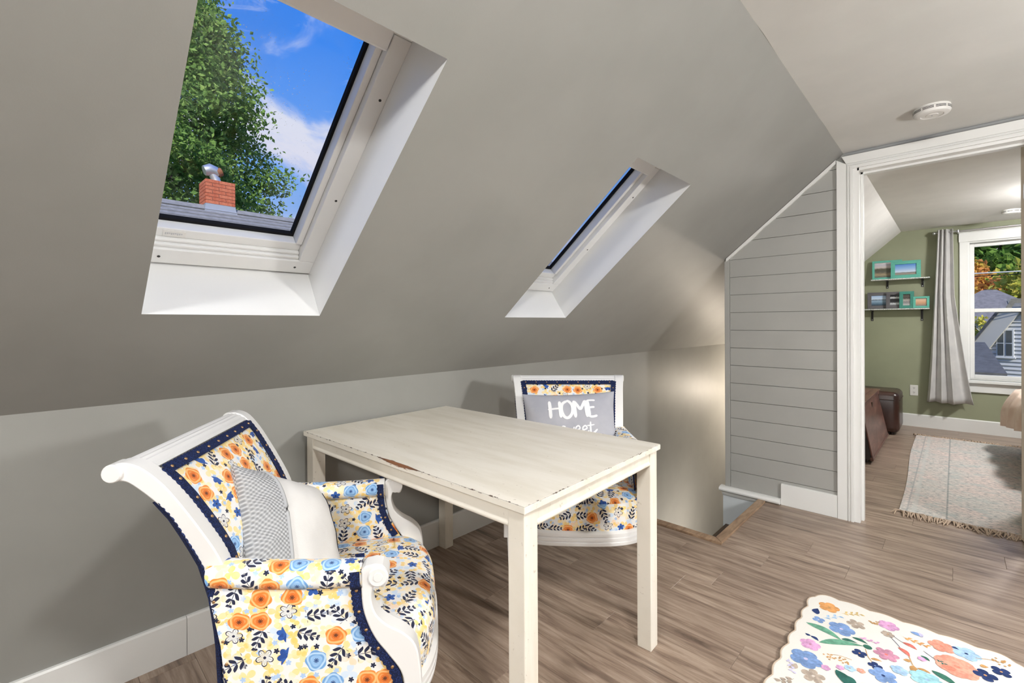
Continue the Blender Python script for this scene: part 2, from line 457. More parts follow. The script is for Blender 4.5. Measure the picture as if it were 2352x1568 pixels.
def slope_holes():
    smax = SX/cos(TH); sb = [-.004, .443, 1.388, smax+.01]; yb = [Y0, .200, .690, 1.608, 2.102, W2+.1]
    m = MB(); e = lambda s, yy, n=0: (s*cos(TH)-n*sin(TH), yy, K+s*sin(TH)+n*cos(TH))
    for i in range(3):
        for j in range(5):
            if i == 1 and j in (1, 3): continue
            m.add([e(sb[i], yb[j]), e(sb[i+1], yb[j]), e(sb[i+1], yb[j+1]), e(sb[i], yb[j+1])], [(0, 1, 2, 3)])
    me = m.mesh('wall_slope', recalc=False)
    bm = bmesh.new(); bm.from_mesh(me); bmesh.ops.remove_doubles(bm, verts=bm.verts, dist=1e-5); bm.to_mesh(me); bm.free()
    return me
tag(obj('wall_slope_left', slope_holes(), 'grey_paint'), 'grey sloped attic ceiling with two skylights in it', 'ceiling', kind='structure')
# flat ceiling with a slightly ragged plaster edge where it meets the slope
m = MB(); N = 60; top = []; ed = []
for i in range(N+1):
    yy = lerp(Y0, W, i/N); j = noise.noise(Vector((yy*3.1, 0, 0)))*.010 + noise.noise(Vector((yy*11, 3, 0)))*.004
    ed.append((SX-.004+j, yy))
v = []
for x, yy in ed: v += [(x, yy, H-.003), (XR-SX+.02, yy, H-.003), (x, yy, H+.02), (XR-SX+.02, yy, H+.02)]
f = []
for i in range(N):
    a = 4*i; b = a+4
    f += [(a, a+1, b+1, b), (a+2, b+2, b+3, a+3), (a, b, b+2, a+2)]
m.add(v, f)
tag(obj('ceiling', m, 'ceiling_grey_paint'), 'flat pale grey ceiling strip above the hall side', 'ceiling', kind='structure')
# opposite slope, knee wall and back wall, behind and beside the camera
m = MB(); m.add([(XR-SX, Y0, H), (XR+.005, Y0, K), (XR+.005, W, K), (XR-SX, W, H)], [(0, 1, 2, 3)]); m.add([(XR-SX, Y0, H+.03), (XR+.04, Y0, K), (XR+.04, W, K), (XR-SX, W, H+.03)], [(0, 1, 2, 3)])
tag(obj('wall_slope_right', m, 'grey_paint', recalc=False), 'grey sloped ceiling on the far side of the room', 'ceiling', kind='structure')
m = MB(); m.box(XR, XR+.12, Y0, W+.1, -.25, K+.002); m.box(XR, XR+.12, W+.1, W2+.16, -.25, HB+.05)
tag(obj('wall_right', m, 'grey_paint'), 'low grey knee wall opposite the skylights', 'wall', kind='structure')
m = MB(); m.prism([(-.1, -.25), (XR+.1, -.25), (XR+.1, K), (XR-SX, H+.05), (SX, H+.05), (-.1, K)], Y0-.12, Y0)
tag(obj('wall_back', m, 'grey_paint'), 'grey gable wall behind the viewpoint', 'wall', kind='structure')

# door wall: core, shiplap boards, casing
DX0, DX1, DZ = 1.541, 2.215, 2.022
SL, SR = .812, 1.4452
zs = lambda x: K+TAN*x
m = MB(); y0, y1 = W+.010, W+.125
m.prism([(SL+.002, -.25), (DX0, -.25), (DX0, H+.01), (SX, H+.01), (SL+.002, zs(SL)+.005)], y0, y1)
m.prism([(DX0, DZ), (DX1, DZ), (DX1, H+.01), (DX0, H+.01)], y0, y1)
m.prism([(DX1, -.02), (XR+.05, -.02), (XR+.05, HB+.05), (DX1, HB+.05)], y0, y1)
wall_door = tag(obj('wall_door', m, 'shiplap_paint'), 'grey shiplap partition wall beside the bedroom doorway', 'wall', kind='structure')
PITCHB = .1184
k = -1
while True:
    a, b = .149+PITCHB*k+.0014, .149+PITCHB*(k+1)-.0014
    a = max(a, .036)
    if a > zs(SR)-.03: break
    xl, xr = SL+.034, SR-.001
    poly = []
    # clip the board by the slope line z = zs(x)-.012
    off = -.012
    for (x, z) in ((xl, a), (xr, a), (xr, b), (xl, b)): poly.append((x, z))
    lim = lambda x: zs(x)+off
    out = []
    for i in range(4):
        p, q = poly[i], poly[(i+1) % 4]; ip, iq = p[1] <= lim(p[0]), q[1] <= lim(q[0])
        if ip: out.append(p)
        if ip != iq:
            dp, dq = lim(p[0])-p[1], lim(q[0])-q[1]; t = dp/(dp-dq); out.append((lerp(p[0], q[0], t), lerp(p[1], q[1], t)))
    if len(out) >= 3:
        mb = MB(); mb.prism(out, W-.0005+random.uniform(-.0006, .0006), W+.012); obj('shiplap_board', mb, 'shiplap_paint', wall_door, bevel=.0006)
    k += 1
mb = MB(); mb.prism([(SL, .036), (SL+.032, .036), (SL+.032, zs(SL+.032)-.012), (SL, zs(SL)-.012)], W-.006, W+.125); obj('corner_strip', mb, 'shiplap_paint', wall_door, bevel=.001)
# white strip capping the boards along the slope
mb = MB(); pts = []
for i in range(9):
    x = lerp(SL+.012, SR-.004, i/8); pts.append((x, zs(x)-.004))
for i in range(9):
    x = lerp(SR-.004, SL+.014, i/8); pts.append((x, zs(x)-.026-.004*sin(i*2.3)))
mb.prism(pts, W-.014, W+.004); tag(obj('trim_1', mb, 'white_paint'), 'thin white strip between shiplap wall and sloped ceiling', 'trim', kind='structure')

# moulded door casing (left leg with clipped corner, header) -------------
cas = tag(empty('trim_2', (0, 0, 0)), 'white moulded casing around the bedroom doorway', 'door casing', kind='structure')
def casing_bands(m, bands, leg=True):
    for (a, b, dpt) in bands:
        m.append((a, b, dpt))
for nm, (a, b, dp) in zip(['casing_band']*5, [(0, .046, .017), (.046, .052, .013), (.052, .058, .020), (.058, .064, .014), (.064, .078, .019)]):
    mb = MB(); x0, x1 = SR+a, SR+b
    tz = lambda x: min(zs(x)-.012, DZ+.078-(x-SR)+.012)
    mb.prism([(x0, 0), (x1, 0), (x1, min(tz(x1), DZ+.082-b)), (x0, min(tz(x0), DZ+.082-a))], W-dp, W+.012)
    # header piece, mitred
    z1, z0 = DZ+.082-a, DZ+.082-b
    mb.prism([(x1 if True else x0, z0), (DX1+.02, z0), (DX1+.02, z1), (max(x0, SX-.01) if a == 0 else x0, z1)], W-dp, W+.012)
    obj('casing_band', mb, 'white_paint', cas, bevel=.0012)
# right leg, mirrored, just out of frame
for (a, b, dp) in [(0, .046, .017), (.046, .052, .013), (.052, .058, .020), (.058, .064, .014), (.064, .078, .019)]:
    mb = MB(); mb.prism([(DX1+.092-b, 0), (DX1+.092-a, 0), (DX1+.092-a, DZ+.082-a), (DX1+.092-b, DZ+.082-b)], W-dp, W+.012); mb.prism([(DX1+.02, DZ+.082-b), (DX1+.092-b, DZ+.082-b), (DX1+.092-a, DZ+.082-a), (DX1+.02, DZ+.082-a)], W-dp, W+.012)
    obj('casing_band', mb, 'white_paint', cas, bevel=.0012)
mb = MB(); mb.box(DX1+.02, DX1+.03, W-.006, W+.012, 0, DZ+.01); obj('jamb_edge', mb, 'white_paint', cas)
# jamb lining and stops
mb = MB(); mb.box(SR+.078, DX0+.010, W-.008, W+.135, 0, DZ+.004); mb.box(DX0, DX1+.02, W-.008, W+.135, DZ-.012, DZ+.004); obj('jamb', mb, 'white_paint', cas, bevel=.001)
mb = MB(); mb.box(DX0+.010, DX0+.022, W+.045, W+.085, 0, DZ-.012); mb.box(DX0+.010, DX1, W+.045, W+.085, DZ-.024, DZ-.012); obj('door_stop', mb, 'white_paint', cas, bevel=.001)
mb = MB(); mb.box(DX1, DX1+.02, W-.008, W+.135, 0, DZ); obj('jamb', mb, 'white_paint', cas, bevel=.001)
mb = MB(); mb.box(SR+.02, DX0, W+.125, W+.14, 0, DZ+.06); mb.box(DX0, DX1, W+.125, W+.14, DZ, DZ+.06); obj('inner_casing', mb, 'white_paint', cas, bevel=.001)

# baseboards -------------------------------------------------------------
bb = tag(empty('baseboard_left'), 'white baseboard along the grey knee wall', 'baseboard', kind='structure')
for a, b in ((Y0, .358), (.3595, HY-.03)):
    mb = MB(); mb.prism([(0, 0), (.015, 0), (.015, .128), (.011, .134), (0, .134)], a, b); obj('board', mb, 'white_paint', bb)
bb = tag(empty('baseboard_door'), 'short white baseboard block between sill and door casing', 'baseboard', kind='structure')
mb = MB(); mb.box(1.150, SR-.001, W-.015, W+.011, 0, .132); obj('board', mb, 'white_paint', bb, bevel=.002)
mb = MB(); mb.box(DX1+.094, XR-.001, W-.015, W+.011, 0, .132); obj('board', mb, 'white_paint', bb, bevel=.002)

# stair opening ------------------------------------------------------------
nz = tag(empty('trim_3'), 'white moulded sill at the foot of the shiplap wall', 'sill', kind='structure')
prof = [(W+.012, .004), (W+.012, .036), (W-.010, .036), (W-.030, .034), (W-.041, .029), (W-.046, .021), (W-.044, .012), (W-.036, .005)]
mb = MB(); mb.prism(prof, .782, 1.149, 'x'); obj('nosing', mb, 'white_paint', nz, smooth=35)
prof = [(W+.012, .004), (W-.026, .004), (W-.025, -.006), (W-.018, -.018), (W-.012, -.026), (W+.012, -.028)]
mb = MB(); mb.prism(prof, .795, HX-.04, 'x'); obj('cove', mb, 'white_paint', nz, smooth=35)
mb = MB(); mb.box(.797, HX-.03, W-.006, W+.011, -.6, -.024); obj('panel', mb, 'panel_white', nz)
st = tag(empty('trim_4'), 'oak edging strips mitred around the open stairwell corner', 'floor trim', kind='structure')
tw = .046
mb = MB(); mb.prism([(0.001, HY-.012), (HX, HY-.012), (HX-tw, HY-.012+tw), (0.001, HY-.012+tw)], -.03, .011, 'z'); obj('strip', mb, 'trim_oak', st, bevel=.003)
mb = MB(); mb.prism([(HX+.001, HY-.012), (HX+.001, W-.042), (HX-tw+.001, W-.042), (HX-tw+.001, HY-.012+tw)], -.03, .011, 'z'); obj('strip', mb, 'trim_oak', st, bevel=.003)
sw = tag(empty('wall_stairwell'), 'plastered stairwell shaft below the opening', 'stairwell', kind='structure')
mb = MB(); mb.box(.80, .92, W+.125, 6.25, -2.7, zs(.80)); obj('side_wall', mb, 'grey_paint', sw)
mb = MB(); mb.box(.80, .92, W+.01, W+.125, -2.7, -.24); obj('side_wall', mb, 'grey_paint', sw)
mb = MB(); mb.box(0, .80, 6.15, 6.27, -2.7, zs(.8)); obj('end_wall', mb, 'grey_paint', sw)
mb = MB(); mb.box(0, HX, HY-.12, HY-.012, -2.7, -.031); obj('end_wall', mb, 'grey_paint', sw)
mb = MB(); mb.box(HX-.03, HX+.08, HY-.012, W+.02, -2.7, -.031); obj('riser_wall', mb, 'panel_white', sw)
stair = tag(empty('staircase'), 'dark brown stair treads descending below the floor opening', 'stairs', kind='structure')
for i, (a, b, c, d_, z) in enumerate([(.812, HX-.03, HY-.01, W, -.222), (.56, .86, HY-.01, W-.02, -1.28)] + [(0.0, .80, 2.9+.26*i, 3.2+.26*i, -1.47-.19*i) for i in range(6)]):
    mb = MB(); mb.box(a, b, c, d_, z-.03, z); obj('tread', mb, 'stair_wood', stair, bevel=.004)
mb = MB(); mb.box(0, .80, HY, 6.15, -2.75, -2.7); obj('lower_floor', mb, 'stair_wood', stair)

# ------------------------------------------------------------------ bedroom shell
WX0, WX1, WZ0, WZ1 = 2.03, 2.86, .545, 1.975
m = MB(); a, b = W2, W2+.16
m.prism([(.0, -.25), (XR+.1, -.25), (XR+.1, WZ0), (.0, WZ0)], a, b)
m.prism([(.0, WZ0), (WX0, WZ0), (WX0, WZ1), (.0, WZ1)], a, b); m.prism([(WX1, WZ0), (XR+.1, WZ0), (XR+.1, WZ1), (WX1, WZ1)], a, b)
m.prism([(.0, WZ1), (XR+.1, WZ1), (XR+.1, HB+.2), (.0, HB+.2)], a, b)
wf = tag(obj('wall_bedroom', m, 'green_paint'), 'sage green bedroom gable wall with window', 'wall', kind='structure')
m = MB(); m.add([(1.51, W+.12, HB), (XR+.1, W+.12, HB), (XR+.1, W2+.05, HB), (1.51, W2+.05, HB)], [(0, 1, 2, 3)]); m.add([(1.51, W+.12, HB+.03), (XR, W+.12, HB+.03), (XR, W2+.05, HB+.03), (1.51, W2+.05, HB+.03)], [(0, 1, 2, 3)])
tag(obj('ceiling_bedroom', m, 'bedroom_ceiling_paint', recalc=False), 'white textured flat ceiling of the bedroom', 'ceiling', kind='structure')
m = MB(); m.add([(1.512, W+.12, HB+.001), (.90, W+.12, HB-.61*.925), (.90, W2+.05, HB-.61*.925), (1.512, W2+.05, HB+.001)], [(0, 1, 2, 3)])
tag(obj('wall_slope_bedroom', m, 'bedroom_ceiling_paint', recalc=False), 'white sloped ceiling of the bedroom above the shelves', 'ceiling', kind='structure')
m = MB(); m.box(.921, .96, W+.125, W2, 0, HB-.52)
tag(obj('wall_bedroom_side', m, 'green_paint'), 'green side wall of the bedroom behind the trunk', 'wall', kind='structure')
m = MB(); m.prism([(W2, 0), (W2-.016, 0), (W2-.016, .128), (W2-.010, .136), (W2, .136)], .96, XR, 'x')
tag(obj('baseboard_bedroom', m, 'white_paint'), 'white baseboard under the bedroom window', 'baseboard', kind='structure')

# ------------------------------------------------------------------ skylights
def skylight(name, ya, yb, label):
    s0, s1 = .443, 1.388
    root = empty(name); root.matrix_world = Matrix(((cos(TH), 0, -sin(TH), s0*cos(TH)), (0, 1, 0, ya), (sin(TH), 0, cos(TH), K+s0*sin(TH)), (0, 0, 0, 1)))
    tag(root, label, 'skylight', 'skylights in the sloped ceiling', 'structure')
    L, Wd = s1-s0, yb-ya; t = .014; fz = .180; D = .266
    # splayed reveal boards between the ceiling and the window frame
    a0, a1 = .024, Wd+.006            # lower / right edge at the frame
    b0, b1 = -.062, L+.01
    def board(p0, p1, q1, q0, off):   # inner face corners at ceiling (p) and frame (q), off = outward thickness vector
        v = [Vector(p0), Vector(p1), Vector(q1), Vector(q0)]; v += [x+Vector(off) for x in v]
        mb = MB(); mb.add(v, [(0, 1, 2, 3), (7, 6, 5, 4), (0, 4, 5, 1), (1, 5, 6, 2), (2, 6, 7, 3), (3, 7, 4, 0)]); obj('reveal_board', mb, 'skylight_white', root)
    zc = .0006
    board((0, 0, zc), (0, Wd, zc), (a0, a1, D), (a0, b0, D), (-t, 0, 0)); board((L, 0, zc), (L, Wd, zc), (b1, a1, D), (b1, b0, D), (t, 0, 0))
    board((0, 0, zc), (L, 0, zc), (b1, b0, D), (a0, b0, D), (0, -t, 0)); board((0, Wd, zc), (L, Wd, zc), (b1, a1, D), (a0, a1, D), (0, t, 0))
    xa, ya_, xb, yb_ = a0+.0015, b0+.012, b1-.0015, a1-.0015     # frame outside
    lipb, lipr = .104, Wd-.049                                    # inner edges of the lip
    def member(nm, x0, x1, y0, y1, z0, z1, par=root, mt='skylight_white', bv=.0025):
        mb = MB(); mb.box(x0, x1, y0, y1, z0, z1); return obj(nm, mb, mt, par, bevel=bv)
    yi = -.010                                                    # inner edge of the left stile
    fb_ = member('frame_rail', xa, lipb-.022, ya_, yb_, fz, D); member('groove_bead', lipb-.0215, lipb-.010, yi, lipr, fz+.008, D, fb_); member('groove_bead', lipb-.0095, lipb, yi, lipr, fz+.018, D, fb_)
    member('frame_rail', L-.05, xb, ya_, yb_, fz, D)
    member('frame_stile', lipb-.0215, L-.0505, ya_, yi-.0005, fz, D); member('frame_stile', lipb-.0215, L-.0505, lipr+.0005, yb_, fz, D)
    sz = fz+.030
    sb_, st_, sl_, sr_ = .137, L-.102, .022, lipr-.020            # glass opening of the sash
    member('sash_rail', lipb+.0005, sb_, yi, lipr, sz, D-.004); member('sash_rail', st_, L-.0505, yi, lipr, sz, D-.004)
    member('sash_stile', sb_+.0005, st_-.0005, yi, sl_, sz-.006, D-.004); member('sash_stile', sb_+.0005, st_-.0005, sr_, lipr-.0005, sz-.006, D-.004)
    member('ventilation_flap', L-.098, L-.034, yi+.003, lipr-.004, fz-.008, sz-.0005, bv=.006)
    mb = MB(); gw = .008
    for b_ in ((sb_, sb_+gw*1.2, sl_, sr_), (st_-gw, st_, sl_, sr_), (sb_+gw*1.2, st_-gw, sl_, sl_+gw), (sb_+gw*1.2, st_-gw, sr_-gw, sr_)): mb.box(*b_, D-.022, D-.005)
    obj('gasket', mb, 'black_rubber', root)
    mb = MB(); mb.box(sb_-.01, st_+.01, sl_-.01, sr_+.01, D-.0035, D+.0025); obj('pane', mb, 'skylight_glass', root)
    mb = MB(); mb.box(.108, .130, .055, .110, sz-.0012, sz); pl = obj('label_plate', mb, 'plastic_white', root)
    mb = MB()
    for i in range(9): mb.box(.115+.0015*(i % 3), .123, .060+i*.0048, .0633+i*.0048, sz-.0016, sz-.0012)
    obj('label_print', mb, 'steel', pl)
    for (x, y) in ((.052, .05), (.052, Wd-.055), (.36, Wd-.014), (.72, Wd-.014)):
        mb = MB(); mb.lathe([(.0042, -.0006), (.0042, .001)], 10, (x, y, fz)); obj('screw', mb, 'black_metal', root)
    return root
skylight('window_1', .200, .690, 'white framed skylight nearest the left, showing sky, tree and roof')
skylight('window_2', 1.608, 2.102, 'white framed skylight above the second chair, seen edge-on')

# ------------------------------------------------------------------ bedroom window
win = tag(empty('window_3', (0, W2, 0)), 'white double-hung bedroom window looking out on trees and houses', 'window', kind='structure')
def wbox(nm, x0, x1, y0, y1, z0, z1, mt='white_paint', par=win, bv=.003):
    mb = MB(); mb.box(x0, x1, y0, y1, z0, z1); return obj(nm, mb, mt, par, bevel=bv)
wbox('casing', WX0-.055, WX0+.008, -.02, .0, .50, WZ1+.06); wbox('casing', WX1-.008, WX1+.055, -.02, 0, .50, WZ1+.06)
wbox('casing', WX0-.060, WX1+.06, -.024, 0, WZ1-.008, WZ1+.085); wbox('head_moulding', WX0-.068, WX1+.068, -.034, 0, WZ1+.085, WZ1+.115)
wbox('stool', WX0-.07, WX1+.07, -.05, .04, WZ0-.03, WZ0+.0); wbox('apron', WX0-.055, WX1+.055, -.018, 0, WZ0-.125, WZ0-.031)
for x0, x1 in ((WX0, WX0+.022), (WX1-.022, WX1)): wbox('jamb', x0, x1, .0, .15, WZ0, WZ1)
wbox('head', WX0+.022, WX1-.022, 0, .15, WZ1-.02, WZ1); wbox('sill', WX0+.022, WX1-.022, .04, .17, WZ0-.02, WZ0+.01)
def sash(z0, z1, y):
    a, b = WX0+.023, WX1-.023
    s_ = empty('sash', (0, y, 0)); s_.parent = win
    for bx in ((a, a+.034, z0, z1), (b-.034, b, z0, z1), (a+.034, b-.034, z1-.036, z1), (a+.034, b-.034, z0, z0+.040)):
        mb = MB(); mb.box(bx[0], bx[1], 0, .035, bx[2], bx[3]); obj('sash_member', mb, 'white_paint', s_, bevel=.003)
    mb = MB(); mb.box(a+.03, b-.03, .014, .018, z0+.03, z1-.03); obj('pane', mb, 'window_glass', s_)
sash(1.238, WZ1-.021, .085); sash(WZ0+.011, 1.276, .045)
# ------------------------------------------------------------------ lamps of the place and added fill lamps
def ceiling_lamp(loc, r, power, col, label, group=None):
    root = tag(empty('ceiling_lamp', loc), label, 'lamp')
    mb = MB(); mb.lathe([(0, 0), (r*1.05, 0), (r*1.1, -.012), (r*1.02, -.022), (0, -.022)], 32); obj('canopy', mb, 'white_paint', root, smooth=40)
    mb = MB(); prof = [(r, -.022)]
    for i in range(1, 9): prof.append((r*cos(i/8*pi/2), -.022-.085*sin(i/8*pi/2)))
    mb.lathe(prof, 32)
    area = 2*pi*r*r*1.2
    obj('globe', mb, emit('lamp_glow', col, power/(pi*area)), root, smooth=60)
    return root
ceiling_lamp((2.36, .31, H-.004), .085, LAMP1, (1, .99, .965), 'round ceiling lamp over the near end of the room')
# added fill light: unseen globe lamp at the right side of the room
fl = tag(empty('fill_floor_lamp', (3.35, 1.85, 0)), 'added globe fill lamp on a stand by the right wall, out of view', 'lamp')
mb = MB(); mb.lathe([(.14, 0), (.14, .012), (.02, .03), (.012, .04), (.012, 1.27), (.03, 1.29)], 20); obj('stand', mb, 'black_metal', fl, smooth=40)
mb = MB(); R_ = .15; mb.lathe([(R_*sin(i/14*pi)+1e-5, 1.43-R_*cos(i/14*pi)) for i in range(15)], 28); obj('globe', mb, emit('fill_globe_glow', (1, .995, .985), GLOBE_FILL/(pi*4*pi*R_*R_)), fl, smooth=80)
ceiling_lamp((2.05, -1.35, H-.004), .20, BACK_FILL, (1, .995, .985), 'added wide fill lamp on the ceiling behind the viewpoint, out of view')  # added soft fill behind the viewpoint, not a known lamp
ceiling_lamp((2.70, 5.25, HB-.001), .11, LAMP3, (1, .995, .98), 'round ceiling lamp of the bedroom')
# stairwell wall sconce
root = tag(empty('wall_sconce', (.60, 6.15, .30)), 'globe wall sconce on the end wall of the stairwell', 'lamp')
mb = MB(); mb.prism([(-.05, -.07), (.05, -.07), (.05, .07), (-.05, .07)], -.012, 0); obj('backplate', mb, 'steel', root, bevel=.004)
mb = MB(); mb.tube([(0, -.012, -.02), (0, -.10, -.02), (0, -.16, -.045)], .010, 8); obj('arm', mb, 'steel', root)
mb = MB(); R_ = .065; mb.lathe([(R_*sin(i/12*pi)+1e-5, -R_*cos(i/12*pi)) for i in range(13)], 24, (0, -.17, .0))
obj('globe', mb, emit('sconce_glow', (1, .86, .70), LAMP4/(pi*4*pi*R_*R_)), root, smooth=80)

root = tag(empty('wall_sconce', (.80, 4.25, -.95)), 'added globe fill lamp low on the stairwell side wall, out of view', 'lamp')  # added unseen lamp that brightens the lower stairwell wall
mb = MB(); mb.prism([(-.05, -.07), (.05, -.07), (.05, .07), (-.05, .07)], -.012, 0, 'x'); obj('backplate', mb, 'steel', root, bevel=.004)
mb = MB(); mb.tube([(-.012, 0, -.02), (-.07, 0, -.02), (-.11, 0, -.045)], .010, 8); obj('arm', mb, 'steel', root)
mb = MB(); mb.lathe([(R_*sin(i/12*pi)+1e-5, -R_*cos(i/12*pi)) for i in range(13)], 24, (-.13, 0, .0))
obj('globe', mb, emit('lower_fill_glow', (1, .90, .79), STAIR_FILL/(pi*4*pi*R_*R_)), root, smooth=80)
# ------------------------------------------------------------------ table
TZ = .717; TL, TWD = 1.18, .751
tab = tag(empty('desk_table', (.6088, 1.1493, 0), .0367), 'cream painted wooden table with chipped edges between two floral chairs', 'table')
a, b = TL/2, TWD/2
mb = MB(); mb.box(-a, a, -b, b, TZ-.019, TZ); obj('table_top', mb, 'table_paint', tab, bevel=.0022)
lw = .052; ins = .010
for sx in (-1, 1):
    for sy in (-1, 1):
        x0, x1 = sorted((sx*(a-ins), sx*(a-ins-lw))); y0, y1 = sorted((sy*(b-ins), sy*(b-ins-lw)))
        mb = MB(); mb.box(x0, x1, y0, y1, 0, TZ-.0195); obj('leg', mb, 'table_paint', tab, bevel=.002)
az0, az1 = TZ-.067, TZ-.0195
for sy in (-1, 1):
    y0, y1 = sorted((sy*(b-ins-.005), sy*(b-ins-.023)))
    mb = MB(); mb.box(-a+ins+lw, a-ins-lw, y0, y1, az0, az1); ap = obj('apron', mb, 'table_paint', tab)
    yb = sy*(b-ins-.005); mb = MB()
    mb.prism([(yb, az0-.0005), (yb+sy*.0045, az0+.002), (yb+sy*.0055, az0+.007), (yb+sy*.0035, az0+.011), (yb+sy*.0012, az0+.013), (yb, az0+.015)], -a+ins+lw, a-ins-lw, 'x'); obj('bead', mb, 'table_paint', ap, smooth=50)
for sx in (-1, 1):
    x0, x1 = sorted((sx*(a-ins-.005), sx*(a-ins-.023)))
    mb = MB(); mb.box(x0, x1, -b+ins+lw, b-ins-lw, az0, az1); ap = obj('apron', mb, 'table_paint', tab)
    xb = sx*(a-ins-.005); mb = MB()
    mb.prism([(xb, az0-.0005), (xb+sx*.0045, az0+.002), (xb+sx*.0055, az0+.007), (xb+sx*.0035, az0+.011), (xb+sx*.0012, az0+.013), (xb, az0+.015)], -b+ins+lw, b-ins-lw, 'y'); obj('bead', mb, 'table_paint', ap, smooth=50)

# ------------------------------------------------------------------ armchair (local: x lateral, y forward, z up; origin under the top rail)
FRONT = [(-.030, .868), (-.019, .878), (-.004, .884), (.015, .882), (.038, .869), (.069, .834), (.099, .788), (.131, .733), (.162, .672), (.182, .60), (.194, .50), (.200, .30)]
BACK = [(-.031, .862), (-.024, .853), (-.012, .848), (.004, .848), (.020, .838), (.055, .800), (.080, .763), (.104, .714), (.128, .660), (.146, .590), (.158, .495), (.166, .30)]
uo = lambda z: interp([(.30, .243), (.55, .246), (.66, .251), (.80, .266), (.89, .284)], z)
fz = lambda z: interp([(p[1], p[0]) for p in FRONT[3:]][::-1], z)       # front face of the back at height z
bz = lambda z: interp([(p[1], p[0]) for p in BACK[4:]][::-1], z)
vrear = lambda z: interp([(.28, .190), (.434, .180), (.476, .174), (.539, .163), (.601, .149), (.663, .137), (.70, .12)], z)
PBACK = [(.446, .652), (.447, .604), (.452, .557), (.471, .499), (.498, .459), (.525, .418), (.533, .381), (.536, .30)]
vfront = lambda z: interp([(p[1], p[0]) for p in PBACK][::-1], z)

def gimp_strip(path, nrm, width, scal=.0035, wl=.013, th=.003, side=1, flip=False):
    """scalloped braid along a 3D polyline; nrm(i) outward normal"""
    P = []; tot = 0
    pts = [Vector(p) for p in path]; dense = []
    for p, q in zip(pts, pts[1:]):
        n = max(1, int((q-p).length/.0033))
        for k in range(n): dense.append(p.lerp(q, k/n))
    dense.append(pts[-1]); mb = MB(); rings = []; s_ = 0
    for i, p in enumerate(dense):
        t = (dense[min(i+1, len(dense)-1)]-dense[max(0, i-1)]).normalized(); n = nrm(p).normalized()
        sd = n.cross(t).normalized()*side
        if i: s_ += (p-dense[i-1]).length
        w = width/2+scal*abs(sin(pi*s_/wl))
        a_, b_ = p-sd*width/2, p+sd*w
        rings.append([a_-n*.001, a_+n*th*.8, p+n*th, b_+n*th*.7, b_-n*.001])
    mb.loft(rings, True, (True, True)); return mb, dense
def nails(path_pts, nrm, step, r=.0038, start=.02, off=.003):
    mb = MB(); s_ = -start; last = None; nxt = 0
    for i, p in enumerate(path_pts):
        if last is not None: s_ += (p-last).length
        last = p
        if s_ >= nxt:
            n = nrm(p).normalized(); t = n.orthogonal().normalized(); b_ = n.cross(t)
            c = p+n*off; rings = []
            for rr, hh in ((r, -.001), (r*.9, .0012), (r*.5, .0022)): rings.append([c+(t*cos(k*pi/4)+b_*sin(k*pi/4))*rr+n*hh for k in range(8)])
            mb.loft(rings); nxt += step
    return mb

def back_profile(z0, z1, n, f):
    return [(f(lerp(z0, z1, i/(n-1))), lerp(z0, z1, i/(n-1))) for i in range(n)]

